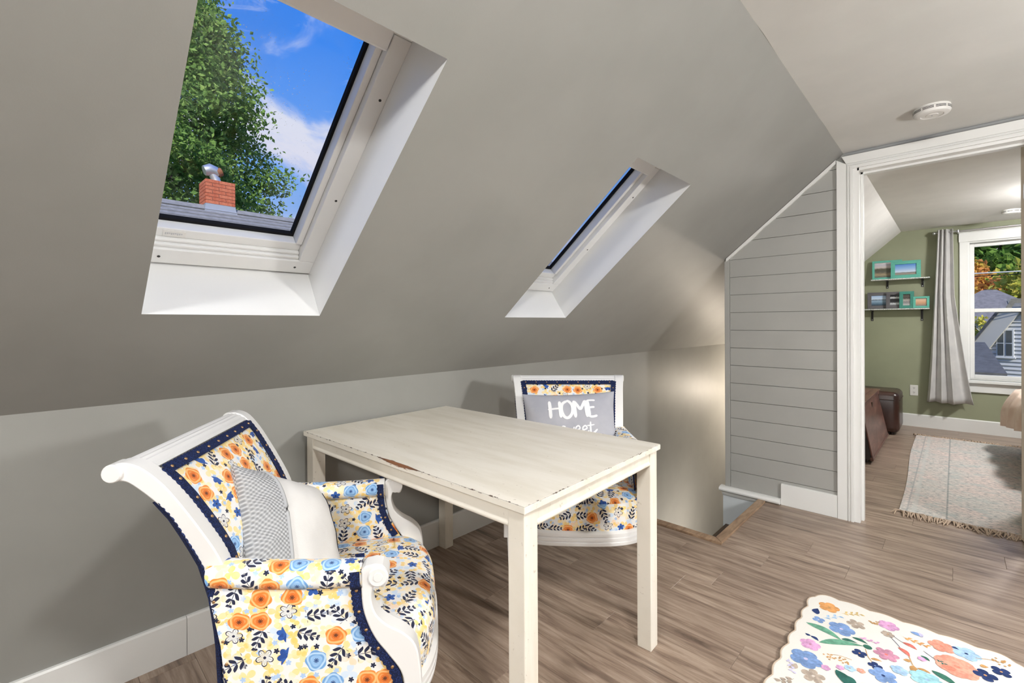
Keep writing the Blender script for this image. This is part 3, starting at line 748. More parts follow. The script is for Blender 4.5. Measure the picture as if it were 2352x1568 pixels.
def make_chair():
    ch = empty('floral_armchair')
    # stiles: lofted along the profile; rear part continues into sabre rear leg
    for s in (-1, 1):
        rings = []
        for (fv, fzz), (bv, bzz) in zip(FRONT, BACK):
            zc = (fzz+bzz)/2; o_ = uo(zc); i_ = o_-.042
            rings.append([(s*o_, fv, fzz), (s*i_, fv, fzz), (s*i_, bv, bzz), (s*o_, bv, bzz)])
        # smooth in between
        sm = [smoothpts([r[k] for r in rings], 3) for k in range(4)]
        rings = [[sm[k][i] for k in range(4)] for i in range(len(sm[0]))]
        mb = MB(); mb.loft(rings); obj('back_stile', mb, 'chair_white', ch, smooth=30, bevel=.003)
        mb = MB(); c0 = (s*.289, -.012, .8655); seg = 18; rr = .0180
        mb.loft([[(x, c0[1]+rr*cc*cos(2*pi*k/seg), c0[2]+rr*cc*sin(2*pi*k/seg)) for k in range(seg)] for x, cc in ((s*.245, 1), (s*.2835, 1), (s*.286, .88))]); obj('scroll_end', mb, 'chair_white', ch, smooth=40)
        # rear leg, swept back
        path = [(s*.222, .176, .33), (s*.224, .150, .24), (s*.227, .085, .13), (s*.229, .005, .05), (s*.230, -.075, .0)]
        hw = [(.021, .022), (.020, .022), (.018, .020), (.016, .018), (.015, .017)]
        P = smoothpts(path, 4); rings = []
        for i, p in enumerate(P):
            t = i/(len(P)-1); a_ = lerp(.021, .014, t); b_ = lerp(.024, .017, t)
            tg = (P[min(i+1, len(P)-1)]-P[max(i-1, 0)]).normalized(); nn = Vector((1, 0, 0)).cross(tg).normalized()
            rg = [p+Vector((1, 0, 0))*x+nn*yv for x, yv in ((-a_, -b_), (a_, -b_), (a_, b_), (-a_, b_))]
            if i == len(P)-1: rg = [Vector((q.x, q.y, 0)) for q in rg]
            rings.append(rg)
        mb = MB(); mb.loft(rings); obj('rear_leg', mb, 'chair_white', ch, smooth=40, bevel=.002)
    # top rail: fluted roll
    prof = []
    arc = smoothpts([(0, p[0], p[1]) for p in FRONT[0:6]], 8)
    for i, p in enumerate(arc):
        t = (arc[min(i+1, len(arc)-1)]-arc[max(i-1, 0)]).normalized(); n = Vector((0, -t.z, t.y)); n = n if n.z > 0 else -n
        L = i/len(arc); d = -.0015-.0026*(abs(sin(L*pi*9)) if .25 < L else 0)
        q = p+n*d; prof.append((q.y, q.z))
    prof = [q for q in prof if q[1] > .866 or q[0] < .02]
    bk = [(fz(.862)-.003, .862), (.034, .848), (.028, .836), (.010, .846), (-.010, .848), (-.024, .853)]
    mb = MB(); poly = prof+bk
    mb.prism(poly, -.243, .243, 'x'); obj('top_rail', mb, 'chair_white', ch, smooth=25)
    # lower back rail
    # inside back upholstery
    zt, zb_, hu = .857, .455, .232
    NU, NZ = 15, 15; rings = []; uvs = []
    for iz in range(NZ):
        z = lerp(zb_, zt, iz/(NZ-1)); row = []; ur = []
        hw_ = uo(z)-.041
        for iu in range(NU):
            u = -1+2*iu/(NU-1); bul = .012*(1-abs(u)**3)*min(1, (iz+.6)/2.2, (NZ-iz-.4)/2.2)
            row.append((u*hw_, fz(z)-.006+bul, z)); ur.append((u*hw_+.3, (z-.4)*1.28+.07))
        rings.append(row); uvs.append(ur)
    mb = MB(); mb.loft(rings, False, uvs=uvs)
    bp_ = obj('inside_back', mb, 'floral_fabric', ch, smooth=60, recalc=False)
    # outside back
    rings = []; uvs = []
    for iz in range(NZ):
        z = lerp(.30, .832, iz/(NZ-1)); hw_ = uo(z)-.02
        rings.append([(lerp(hw_, -hw_, k/8), bz(z)-.004-.004*(1-(2*k/8-1)**2), z) for k in range(9)]); uvs.append([(k*.06+.7, z*1.2) for k in range(9)])
    mb = MB(); mb.loft(rings, False, uvs=uvs); ob = obj('outside_back', mb, 'floral_fabric', ch, smooth=60, recalc=False)
    # braid around the inside back
    nb = lambda p: Vector((0, .82, .57)) if p.z < .84 else Vector((0, .62, .78))
    zt2, zb2 = .858, .47
    def bpnt(s, z, o=.0115): return Vector((s*(uo(z)-.041-o), fz(z)+.0015, z))
    zl = [lerp(zb2, zt2, i/12) for i in range(13)]
    for path, sd in (([bpnt(-1, z) for z in zl], -1), ([bpnt(1, z) for z in zl], 1), ([Vector((lerp(-.226, .226, i/10), fz(.853)+.003+.004*(1-(2*i/10-1)**2), .853)) for i in range(11)], -1)):
        mb, dn = gimp_strip(path, nb, .021, side=sd); gs = obj('braid', mb, 'navy_gimp', ch, smooth=50)
        nl = nails(dn, nb, .052); obj('nailheads', nl, 'brass_nail', gs, smooth=60, kind='stuff')
    # braid at the outside back edges
    for s in (-1, 1):
        nr = lambda p, s=s: Vector((s*.75, -.66, 0))
        path = [Vector((s*(uo(z)-.004), bz(z)-.004, z)) for z in [lerp(.30, .80, i/14) for i in range(15)]]
        mb, dn = gimp_strip(path, nr, .014, side=-s); gs = obj('braid', mb, 'navy_gimp', ch, smooth=50)
    # seat: outline
    def outline(ins, n=40):
        pts = []; 
        left = []
        for i in range(n+1):
            t = i/n
            # right half from rear centre to front centre
            if t < .22: x, y = lerp(0, .232, t/.22), .165
            elif t < .55: q = (t-.22)/.33; x, y = lerp(.232, .272, q), lerp(.165, .475, q)
            else:
                q = (t-.55)/.45; ang = q*pi/2; x, y = .272*cos(ang)**.62, .475+.124*sin(ang)**1.05
            left.append((x, y))
        full = left + [(-x, y) for x, y in left[::-1][1:-1]]
        cx, cy = 0, .38; out = []
        for i, (x, y) in enumerate(full):
            a_ = Vector(full[i-1]); c_ = Vector(full[(i+1) % len(full)]); t = (c_-a_); nn = Vector((t.y, -t.x)); nn.normalize()
            out.append((x-nn.x*ins, y-nn.y*ins))
        return out
    lev = [(.352, .002), (.40, -.004), (.435, .000), (.453, .010), (.463, .026), (.470, .055), (.475, .095), (.478, .14)]
    rings, uvs = [], []; base = outline(0); per = [0]
    for i in range(1, len(base)): per.append(per[-1]+(Vector(base[i])-Vector(base[i-1])).length)
    for z, ins in lev:
        o_ = outline(ins); rings.append([(x, y, z+(.004*(1-(x/.27)**2) if ins > .02 else 0)) for x, y in o_])
        if ins < .008: uvs.append([(per[i]+.1, z+.9) for i in range(len(o_))])
        else: uvs.append([(x+.5, y+2.0) for x, y in o_])
    # walls and top as separate uv islands
    mb = MB(); n = len(base)
    wall_u = [[(per[i]+.1, z) for i in range(n)] for z, ins in lev[:4]]
    mb.loft(rings[:4], True, (False, False), uvs=wall_u)
    # fix the wrap-around quad uv
    mb.loft(rings[3:], True, (False, False), uvs=[[(x+.5, y+2.0) for x, y, z in r] for r in rings[3:]])
    o_ = len(mb.v); cen = (0, .37, .484); last = rings[-1]
    mb.add(list(last)+[cen], [(i, (i+1) % n, n) for i in range(n)], [(x+.5, y+2.0) for x, y, z in last]+[(.5, 2.37)])
    me = mb.mesh('seat', None, False); bm = bmesh.new(); bm.from_mesh(me); bmesh.ops.remove_doubles(bm, verts=bm.verts, dist=1e-5); bmesh.ops.recalc_face_normals(bm, faces=bm.faces); bm.to_mesh(me); bm.free()
    me.polygons.foreach_set('use_smooth', [True]*len(me.polygons))
    obj('seat', me, 'floral_fabric', ch)
    # fluted apron
    rings = []
    for z, d in ((.296, -.03), (.296, .004), (.300, .008), (.311, .010), (.313, .006), (.316, .006), (.318, .010), (.328, .0105), (.330, .006), (.333, .006), (.335, .010), (.346, .010), (.351, .006), (.354, .0), (.354, -.03)):
        rings.append([(x, y, z) for x, y in outline(-d)])
    rings.append(rings[0]); mb = MB(); mb.loft(rings, True, (False, False)); obj('apron', mb, 'chair_white', ch, smooth=25)
    mb = MB(); o2 = outline(.03); mb.prism([(x, y) for x, y in o2], .300, .352, 'z'); obj('seat_base', mb, 'chair_white', ch)
    for s in (-1, 1):
        # arm post with scroll
        pf = [(.499, .649), (.5015, .628), (.492, .613), (.474, .619), (.4665, .596), (.474, .556), (.497, .524), (.534, .496), (.557, .468), (.566, .424), (.569, .376), (.570, .31)]
        pb = PBACK[:-1]+[(.536, .31)]
        outer = smoothpts([(0, *p) for p in pf], 4); inner = smoothpts([(0, *p) for p in pb[::-1]], 4)
        poly = [(p.y, p.z) for p in outer]+[(p.y, p.z) for p in inner]+[(.455, .661), (.475, .664), (.490, .660)]
        mb = MB(); x0, x1 = sorted((s*.252, s*.294)); mb.prism(poly, x0, x1, 'x'); po = obj('arm_post', mb, 'chair_white', ch, smooth=35, bevel=.003)
        seg = 20; c0 = (.481, .638)
        mb = MB(); mb.loft([[(s*x, c0[0]+r_*cos(2*pi*k/seg), c0[1]+r_*sin(2*pi*k/seg)) for k in range(seg)] for x, r_ in ((.249, .021), (.297, .021), (.299, .018), (.2985, .010), (.300, .009), (.300, .004))]); obj('scroll', mb, 'chair_white', po, smooth=35)
        # front leg
        rings = []
        for z, cy, hw2, hd in ((.312, .553, .022, .018), (.24, .556, .021, .018), (.12, .566, .018, .016), (.03, .580, .015, .014), (0, .584, .016, .015)):
            rings.append([(s*lerp(.256, .264, z/.312)+sx*hw2*.75, cy-.012+sy*hd, z) for sx, sy in ((-1, -1), (1, -1), (1, 1), (-1, 1))])
        mb = MB(); mb.loft(rings); obj('front_leg', mb, 'chair_white', ch, smooth=40, bevel=.002)
        # arm upholstery: panel
        def sweep(cs, nW, z_shift, uvoff, closed=False):
            rings, uvs = [], []; al = [0]
            for a_, b_ in zip(cs, cs[1:]): al.append(al[-1]+(Vector(a_)-Vector(b_)).length)
            for iw in range(nW+1):
                t = iw/nW; row, ur = [], []
                for (u, z), L in zip(cs, al):
                    v0, v1 = vrear(z), vfront(z); uu = u-(1-t)*interp([(.3, .006), (.66, .030)], z)
                    row.append((s*uu, lerp(v0, v1, t), z+z_shift(t))); ur.append((lerp(v0, v1, t)+uvoff, L))
                rings.append(row); uvs.append(ur)
            return rings, uvs
        zsft = lambda t: .016*(1-t)**2
        rings, uvs = sweep([(.284, .298), (.286, .40), (.287, .50), (.287, .60), (.284, .632), (.25, .634), (.243, .60), (.240, .54), (.238, .45), (.238, .36)], 12, lambda t: 0, 3.41+s)
        mb = MB(); mb.loft(rings, False, uvs=uvs); obj('arm_panel', mb, 'floral_fabric', ch, smooth=60)
        # pad
        cs = []
        for k in range(17):
            a_ = -pi*.62+k/16*pi*2*.98; cs.append((.262+.037*cos(a_)*(1.0), .634+.026*sin(a_)))
        rings, uvs = sweep(cs, 12, zsft, 5.0+s)
        mb = MB(); mb.loft(rings, False, uvs=uvs)
        mb.add(rings[-1], [tuple(range(len(cs)))], uvs[-1]); mb.add(rings[0], [tuple(range(len(cs)))], uvs[0]); obj('arm_pad', mb, 'floral_fabric', ch, smooth=60)
        # braids on the panel: front edge (outside and inside), rear edge
        for side_u, nx, lo, hi in ((.2885, 1, .31, .655), (.2365, -1, .47, .655)):
            nr = lambda p, s=s, nx=nx: Vector((s*nx, 0, 0))
            zl = [lerp(lo, hi, i/24) for i in range(25)]
            path = [Vector((s*(side_u+(.0125 if (z > .612) else 0)*nx), vfront(z)-.010, z)) for z in zl]
            mb, dn = gimp_strip(path, nr, .017, side=-s*nx*-1 if False else (-1 if s*nx > 0 else 1)*-1); gs = obj('braid', mb, 'navy_gimp', ch, smooth=50)
            nl = nails(dn, nr, .050); obj('nailheads', nl, 'brass_nail', gs, smooth=60, kind='stuff')
        nr = lambda p, s=s: Vector((s, 0, 0))
        path = [Vector((s*(.2835-interp([(.3, .006), (.66, .030)], z)), vrear(z)+.006, z)) for z in [lerp(.30, .655, i/20) for i in range(21)]]
        mb, dn = gimp_strip(path, nr, .012, side=(1 if s > 0 else -1)); gs = obj('braid', mb, 'navy_gimp', ch, smooth=50)
        nl = nails(dn, nr, .047); obj('nailheads', nl, 'brass_nail', gs, smooth=60, kind='stuff')
    # settle the arm tops just under the table apron
    def settle(o):
        if o.type == 'MESH' and max(v.co.z for v in o.data.vertices) < .70:
            for v in o.data.vertices:
                if v.co.z > .50: v.co.z -= .015*min(1, (v.co.z-.50)/.10)
        for c_ in o.children: settle(c_)
    for o in ch.children: settle(o)
    return ch
ch1 = make_chair(); ch1.location = (.555, .273, 0); ch1.rotation_euler = (0, 0, math.radians(-35.54))
tag(ch1, 'white framed floral armchair in front, holding the white and grey knit pillow', 'armchair', 'floral armchairs at the cream table')
ch2 = copy_tree(ch1); ch2.location = (.511, 1.8895, 0); ch2.rotation_euler = (0, 0, math.radians(-138.6))
tag(ch2, 'white framed floral armchair behind the table, holding the grey HOME pillow', 'armchair', 'floral armchairs at the cream table')

# ------------------------------------------------------------------ pillows
def pillow_pt(u, v, a, b, t, side, seed=0):
    """u,v in -1..1 -> local point (x right, y front, z up)"""
    px = a*u*(1-.07*(1-v*v)*abs(u)**3) ; pz = b*v*(1-.07*(1-u*u)*abs(v)**3)
    e = max(0, (1-abs(u)**2.6))**.55 * max(0, (1-abs(v)**2.6))**.55
    w = .0035*noise.noise(Vector((u*3+seed, v*3, 1)))*e
    cr = sum(.0055*math.exp(-((abs(u)-.86)/.10)**2)*sin(v*13+u*2+seed+k) for k in (0, 1.3))*(1-v*v)
    return Vector((px, side*(t*e+.0035)+w+cr*(side > 0), pz))
def pillow_mesh(a, b, t, N=26, seed=0):
    mb = MB(); ax = [sin(-pi/2+pi*i/N) for i in range(N+1)]
    for side in (1, -1):
        rings, uvs = [], []
        for v in ax:
            rings.append([pillow_pt(u, v, a, b, t, side, seed) for u in ax]); uvs.append([(a*u, b*v) for u in ax])
        mb.loft(rings, False, uvs=uvs)
    # edge band joining the two faces
    loop = [(u, -1) for u in ax]+[(1, v) for v in ax[1:]]+[(u, 1) for u in ax[::-1][1:]]+[(-1, v) for v in ax[::-1][1:-1]]
    mb.loft([[pillow_pt(u, v, a, b, t, 1, seed) for u, v in loop], [pillow_pt(u, v, a, b, t, -1, seed) for u, v in loop]], True, (False, False))
    me = mb.mesh('pillow', None, False); bm = bmesh.new(); bm.from_mesh(me); bmesh.ops.remove_doubles(bm, verts=bm.verts, dist=2e-5); bmesh.ops.recalc_face_normals(bm, faces=bm.faces); bm.to_mesh(me); bm.free()
    me.polygons.foreach_set('use_smooth', [True]*len(me.polygons)); return me
def place(root, chair, u, v, z, rx, ry=0, rz=0):
    M = chair.matrix_basis @ Matrix.Translation((u, v, z)) @ Matrix.Rotation(math.radians(rz), 4, 'Z') @ Matrix.Rotation(math.radians(rx), 4, 'X') @ Matrix.Rotation(math.radians(ry), 4, 'Y')
    root.matrix_world = M
# pillow 1: white cotton with knitted side
p1 = empty('throw_pillow'); A1, B1_, T1 = .170, .172, .076
obj('cover', pillow_mesh(A1, B1_, T1, seed=2), 'white_cotton', p1)
KU = .58
mb = MB(); ax = [sin(lerp(-pi/2, pi/2, i/30)) for i in range(31)]; xs = [lerp(KU, .93, i/10) for i in range(11)]+[.96, .98, .992, 1.0]
for side in (1, -1):
    rings = [[pillow_pt(u, v, A1+.0035, B1_+.003, T1+.004, side, 2) for u in xs] for v in ax]; uvs = [[(side*A1*(1-u)+.5, B1_*v) for u in xs] for v in ax]
    mb.loft(rings, False, uvs=uvs)
mb.loft([[pillow_pt(1, v, A1+.0035, B1_+.003, T1+.004, sd_, 2) for v in ax] for sd_ in (1, -1)], False, uvs=[[(.5+.01*k, B1_*v) for v in ax] for k in (0, 1)])
obj('knit_panel', mb, 'grey_knit', p1, smooth=80, label='grey knitted side of the pillow')
mb = MB(); mb.tube([pillow_pt(KU-.01, v, A1+.003, B1_+.002, T1+.0045, 1, 2) for v in [lerp(-.97, .97, i/24) for i in range(25)]], .0046, 6); obj('seam_cord', mb, 'grey_knit', p1, smooth=80)
mb = MB(); mb.tube([pillow_pt(-.72, v, A1+.001, B1_, T1+.001, 1, 2) for v in [lerp(-.3, .75, i/24) for i in range(25)]], .0012, 5); obj('stitching', mb, 'dark_thread', p1, smooth=80)
place(p1, ch1, P1U, P1V, P1Z, P1RX, P1RY, P1RZ)
tag(p1, 'white throw pillow with grey knit side on the front armchair', 'pillow')
# pillow 2: grey lumbar pillow with lettering
p2 = empty('lumbar_pillow'); A2, B2_, T2 = .222, .168, .062
obj('cover', pillow_mesh(A2, B2_, T2, seed=5), 'grey_cotton', p2)
def strokes_mesh(strokes, w0):
    mb = MB()
    for st in strokes:
        wd = st[0]; pts = [Vector((x, y, 0)) for x, y in st[1:]]
        pts = smoothpts(pts, 6) if len(pts) > 2 else [pts[0].lerp(pts[1], i/10) for i in range(11)]
        n = len(pts); rings = []
        for i, p in enumerate(pts):
            t = (pts[min(i+1, n-1)]-pts[max(i-1, 0)]).normalized(); nn = Vector((-t.y, t.x, 0)); e = min(i, n-1-i)
            w = wd*w0*(1 if e > 1 else (.86 if e == 1 else .45))
            rings.append([p-nn*w, p, p+nn*w])
        out, out2 = [], []
        for r in rings:
            top = []
            for q in r:
                # pillow seen from the front: lateral x runs right to left
                u, v = -q.x/A2, q.y/B2_
                P = pillow_pt(u, v, A2, B2_, T2, 1, 5); top.append(P+Vector((0, .0016, 0)))
            out.append(top)
        mb.loft(out, False)
    return mb
LT = []
hh = .086                      # cap height
def L(x0, wd, *pts): return [wd]+[(x0+px*hh, LY+py*hh) for px, py in pts]
LY = .036
LT += [L(-.098, 1, (.02, 1), (.05, .5), (.06, 0)), L(-.098, 1, (.58, .98), (.60, .5), (.62, .02)), L(-.098, .55, (-.08, .50), (.3, .53), (.62, .55))]
LT += [L(-.042, .85, (.34, 1), (.08, .80), (.02, .42), (.16, .06), (.38, .02), (.58, .28), (.60, .68), (.44, .95), (.30, 1.0))]
LT += [L(.012, 1, (.08, 1), (.10, .5), (.12, 0)), L(.012, .85, (.08, .98), (.25, .70), (.40, .42)), L(.012, .85, (.40, .42), (.56, .72), (.70, 1)), L(.012, 1, (.70, 1), (.73, .5), (.76, .02))]
LT += [L(.077, 1, (.06, 1), (.09, .5), (.12, .02)), L(.077, .6, (.04, .98), (.28, .99), (.50, .98)), L(.077, .6, (.10, .54), (.26, .56), (.44, .57)), L(.077, .65, (.12, .04), (.34, .04), (.56, .10))]
obj('lettering', strokes_mesh(LT, .0082), 'letter_white', p2, recalc=False, label='white HOME lettering')
hh = .036; LY = -.036; LT = []
LT += [L(-.052, 1, (.70, .85), (.35, .92), (.25, .66), (.6, .42), (.55, .08), (.05, .08)), L(-.022, 1, (.0, .8), (.15, .05), (.45, .6), (.65, .05), (.95, .85))]
LT += [L(.014, 1, (.1, .35), (.65, .6), (.5, .95), (.15, .7), (.2, .15), (.6, .05), (.95, .35)), L(.046, 1, (.05, .35), (.65, .6), (.5, .95), (.15, .7), (.2, .15), (.6, .05), (.95, .35))]
LT += [L(.080, 1.15, (.25, 1.45), (.2, .7), (.25, .05), (.65, .1), (1.1, .5)), L(.080, .8, (-.25, .95), (.2, .98), (.75, 1.08))]
obj('lettering', strokes_mesh(LT, .0034), 'letter_white', p2, recalc=False, label='white sweet lettering in script')
place(p2, ch2, P2U, P2V, P2Z, P2RX, P2RY, P2RZ)
tag(p2, 'grey lumbar pillow lettered HOME on the far armchair', 'pillow')
# ------------------------------------------------------------------ smoke detectors
def detector(loc, r, label):
    root = tag(empty('smoke_detector', loc), label, 'smoke detector', 'smoke detectors')
    mb = MB(); mb.lathe([(0, 0), (r*.97, 0), (r*.97, -.006), (r*.93, -.008), (r*1.0, -.010), (r*1.0, -.024), (r*.93, -.032), (r*.80, -.036), (r*.62, -.0365), (r*.58, -.034), (r*.34, -.034), (r*.30, -.037), (0, -.037)], 48); obj('body', mb, 'plastic_white', root, smooth=35)
    mb = MB()
    for zz in (-.0125, -.0165, -.0205):
        for k in range(9):
            a0 = k*2*pi/9+.05; a1 = a0+2*pi/9-.1
            rings = []
            for j in range(7):
                a = lerp(a0, a1, j/6); rings.append([(x*cos(a), x*sin(a), zz+dz) for x, dz in ((r*.99, -.0011), (r*1.0035, -.0011), (r*1.0035, .0011), (r*.99, .0011))])
            mb.loft(rings)
    obj('vent_slots', mb, 'dark_hole', root)
    mb = MB(); mb.prism([(r*.05, 0), (0, r*.17), (-r*.05, 0), (0, -r*.17)], -.0372, -.0362, 'z'); obj('test_button', mb, 'steel', root)
    return root
detector((1.868, 2.852, H-.003), .066, 'round white smoke detector on the ceiling outside the doorway')
detector((2.308, 6.095, HB-.0), .062, 'small white smoke detector on the bedroom ceiling near the window')

# ------------------------------------------------------------------ open door leaf at the right edge
dr = tag(empty('door_1', (2.190, 3.565, 0), -math.radians(9)), 'open beige bedroom door seen by its hinged edge', 'door', kind='structure')
mat('door_beige', hexc('b5a896'), .5)
mb = MB(); mb.box(0, .036, 0, .66, .008, 2.07); obj('door_leaf', mb, 'door_beige', dr, bevel=.002)
for zz in (.165, 1.775):
    mb = MB(); pts = []
    for i in range(9): a = pi+pi/2*i/8; pts.append((.020+.012*cos(a), zz+.012+.012*sin(a)))
    for i in range(9): a = pi/2+pi/2*i/8; pts.append((.020+.012*cos(a), zz+.080+.012*sin(a)))
    poly = [(.036, zz)]+pts[:9][::-1][::-1]
    poly = [(.036, zz), (.020, zz), (.012, zz+.003), (.008, zz+.012), (.008, zz+.080), (.012, zz+.089), (.020, zz+.092), (.036, zz+.092)]
    mb.prism(poly, -.0018, .001); hg = obj('hinge', mb, 'steel', dr)
    mb = MB(); mb.lathe([(.006, zz), (.006, zz+.092)], 10, (.042, -.004, 0)); obj('knuckle', mb, 'steel', hg, smooth=40)

# ------------------------------------------------------------------ curtain, rod
rod = tag(empty('curtain_rod', (0, 6.60, 2.075)), 'thin metal curtain rod above the bedroom window', 'curtain rod')
mb = MB(); mb.tube([(1.80, 0, 0), (3.1, 0, 0)], .008, 10); obj('rod', mb, 'steel', rod, smooth=40)
mb = MB(); mb.lathe([(.0001, -.017), (.010, -.013), (.016, 0), (.010, .013), (.0001, .017)], 12, (1.785, 0, 0)); obj('finial', mb, 'steel', rod, smooth=60)
for x in (1.965, 2.95):
    mb = MB(); mb.tube([(x, 0, 0), (x, .05, -.012), (x, .089, -.012)], .006, 8); mb.lathe([(.014, -.012), (.014, .012)], 12, (x, 0, 0)); obj('bracket', mb, 'steel', rod, smooth=40)
cu = tag(empty('curtain', (0, 6.59, 0)), 'light grey pleated curtain hanging left of the bedroom window', 'curtain')
NX, NZ_ = 90, 36; rings = []
for iz in range(NZ_+1):
    t = iz/NZ_; z = lerp(.295, 2.105, t); row = []
    xl = lerp(1.722, 1.812, t**.8); xr = lerp(2.075, 1.935, min(1, t/.62)**.85) if t < .62 else lerp(1.935, 1.925, (t-.62)/.38)
    for ix in range(NX+1):
        s_ = ix/NX
        ph = 2*pi*(2.5*s_/.66) if s_ < .66 else 2*pi*2.5+(s_-.66)/.34*pi*1.0
        am = lerp(.040, .024, t)*(1 if s_ < .66 else 1.6)
        row.append((lerp(xl, xr, s_)+.004*sin(ph*2), -.012-am*sin(ph)+.004*noise.noise(Vector((s_*5, t*3, 0))), z+.005*sin(s_*9)*(1-t)))
    rings.append(row)
mb = MB(); mb.loft(rings, False)
pan = obj('panel', mb, 'curtain_grey', cu, smooth=80, recalc=False); sd = pan.modifiers.new('thick', 'SOLIDIFY'); sd.thickness = .003
# ------------------------------------------------------------------ outlet
ot = tag(empty('wall_outlet', (1.6155, W2, .394)), 'white duplex outlet on the green wall', 'outlet')
mb = MB(); mb.box(-.034, .034, -.006, 0, -.057, .057); obj('cover_plate', mb, 'plastic_white', ot, bevel=.002)
for zz in (-.024, .024):
    mb = MB(); mb.prism([(.014*cos(a)*1.1, zz+.014*sin(a)) for a in [i*pi/6 for i in range(12)]], -.008, -.005); sk = obj('socket', mb, 'plastic_white', ot)
    mb = MB(); mb.box(-.007, -.004, -.0085, -.0075, zz-.002, zz+.008); mb.box(.004, .007, -.0085, -.0075, zz-.002, zz+.008); mb.box(-.002, .002, -.0085, -.0075, zz-.010, zz-.005); obj('slots', mb, 'dark_hole', sk)

# ------------------------------------------------------------------ shelves and picture frames
def speck(g):
    n = g.noise(g.tc('Object'), 160, 2); return {'Base Color': g.mix(g.sstep(n, .45, .6), hexc('e8e8e4'), hexc('9aa7a2'))}
mat('speckled_white', None, .5, .4, build=speck)
def shelf(x0, x1, z, bx, bh, label):
    r = tag(empty('wall_shelf', ((x0+x1)/2, W2, z)), label, 'shelf', 'wall shelves on the green wall'); h = (x1-x0)/2
    mb = MB(); mb.box(-h, h, -.130, -.0005, -.012, 0); obj('board', mb, 'speckled_white', r, bevel=.002)
    for x in bx:
        x -= (x0+x1)/2; mb = MB(); w = .010
        mb.box(x-w, x+w, -.006, -.0005, -bh, -.0125); mb.box(x-w, x+w, -.110, -.006, -.018, -.0125)
        P = smoothpts([(x, -.10, -.018), (x, -.045, -.030), (x, -.006, -bh*.75)], 5)
        for p, q in zip(P, P[1:]): mb.prism([(p.y, p.z), (q.y, q.z), (q.y, q.z-.006), (p.y, p.z-.006)], x-.004, x+.004, 'x')
        br = obj('bracket', mb, 'black_metal', r)
        mb = MB(); mb.prism([(x+.004*cos(a), -bh+.012+.004*sin(a)) for a in [i*pi/4 for i in range(8)]], -.0085, -.006); obj('screw', mb, 'steel', br)
shelf(1.256, 1.751, 1.621, (1.392, 1.688), .098, 'upper speckled white shelf with two black brackets')
shelf(1.172, 1.748, 1.291, (1.256, 1.683), .135, 'lower speckled white shelf with two black brackets')
def pic_mat(name, stops, nz=.12, sc=7):
    def b(g):
        uv = g.n('UVMap', 0); x, y, z = g.sep(uv); n = g.noise(g.v('MULTIPLY', uv, (1, 2.2, 1)), sc, 4)
        f = y + (n-.5)*nz*2
        return {'Base Color': g.ramp(f, stops)}
    return mat(name, None, .25, .5, build=b)
pic_mat('print_lake', [(0, hexc('4b5a5c')), (.2, hexc('a08f72')), (.38, hexc('5a5a50')), (.58, hexc('54503f')), (.68, hexc('c3b8b4')), (.85, hexc('b7b3bf')), (1, hexc('cfc6c8'))], .10)
pic_mat('print_beach', [(0, hexc('8b8079')), (.16, hexc('9a8f86')), (.22, hexc('5c6166')), (.27, hexc('cdd8e8')), (.6, hexc('8fb3e2')), (1, hexc('4f86cf'))], .03)
pic_mat('print_shore', [(0, hexc('23303c')), (.2, hexc('4e6a80')), (.5, hexc('8fa9c0')), (.58, hexc('36444f')), (.64, hexc('c2d3e6')), (1, hexc('a8c4e6'))], .06)
pic_mat('print_night', [(0, hexc('1a1c20')), (.18, hexc('cfd3d6')), (.32, hexc('202226')), (.62, hexc('16181b')), (.74, hexc('dfe2e4')), (.86, hexc('1b1b1e')), (1, hexc('2a2a2d'))], .10)
pic_mat('print_path', [(0, hexc('b9b9b6')), (.3, hexc('77767a')), (.5, hexc('b3ada3')), (.62, hexc('34302a')), (.85, hexc('59534a')), (1, hexc('2c2a26'))], .30, 9)
pic_mat('print_dunes', [(0, hexc('6c7a84')), (.25, hexc('b08a6e')), (.5, hexc('cc9d7c')), (.75, hexc('d9b193')), (1, hexc('b7a396'))], .16)
def frame_mat(name, c):
    def b(g):
        n = g.noise(g.v('MULTIPLY', g.tc('Object'), (1, 1, 9)), 30, 4, .6); return {'Base Color': g.mix(g.sstep(n, .3, .7), tuple(x*.85 for x in c), tuple(min(1, x*1.12) for x in c))}
    mat(name, None, .5, .35, build=b)
frame_mat('teal_frame', hexc('5fae9c')); frame_mat('charcoal_frame', hexc('5f5d60')); frame_mat('dark_teal_frame', hexc('3f8577'))
def frame(x, z, w, h, bw, fm, pm, y, lean, rz, label, depth=.016):
    r = empty('picture_frame', (x, y, z)); r.rotation_euler = (math.radians(-lean), 0, math.radians(rz))
    tag(r, label, 'picture frame', 'picture frames on the wall shelves')
    a = w/2; c = .004
    for pts in ([(-a, 0), (a, 0), (a-bw, bw), (-a+bw, bw)], [(-a, h), (-a+bw, h-bw), (a-bw, h-bw), (a, h)], [(-a, 0), (-a+bw, bw), (-a+bw, h-bw), (-a, h)], [(a, 0), (a, h), (a-bw, h-bw), (a-bw, bw)]):
        mb = MB(); mb.prism([(q[0], q[1]) for q in pts], -depth, 0); obj('frame_side', mb, fm, r, bevel=.0012)
    mb = MB(); mb.add([(-a+bw, -.005, bw), (a-bw, -.005, bw), (a-bw, -.005, h-bw), (-a+bw, -.005, h-bw)], [(0, 1, 2, 3)], [(0, 0), (1, 0), (1, 1), (0, 1)])
    mb.add([(-a+bw, -.001, bw), (a-bw, -.001, bw), (a-bw, -.001, h-bw), (-a+bw, -.001, h-bw)], [(3, 2, 1, 0)], [(0, 0), (1, 0), (1, 1), (0, 1)])
    obj('photo_print', mb, pm, r, recalc=False)
    return r
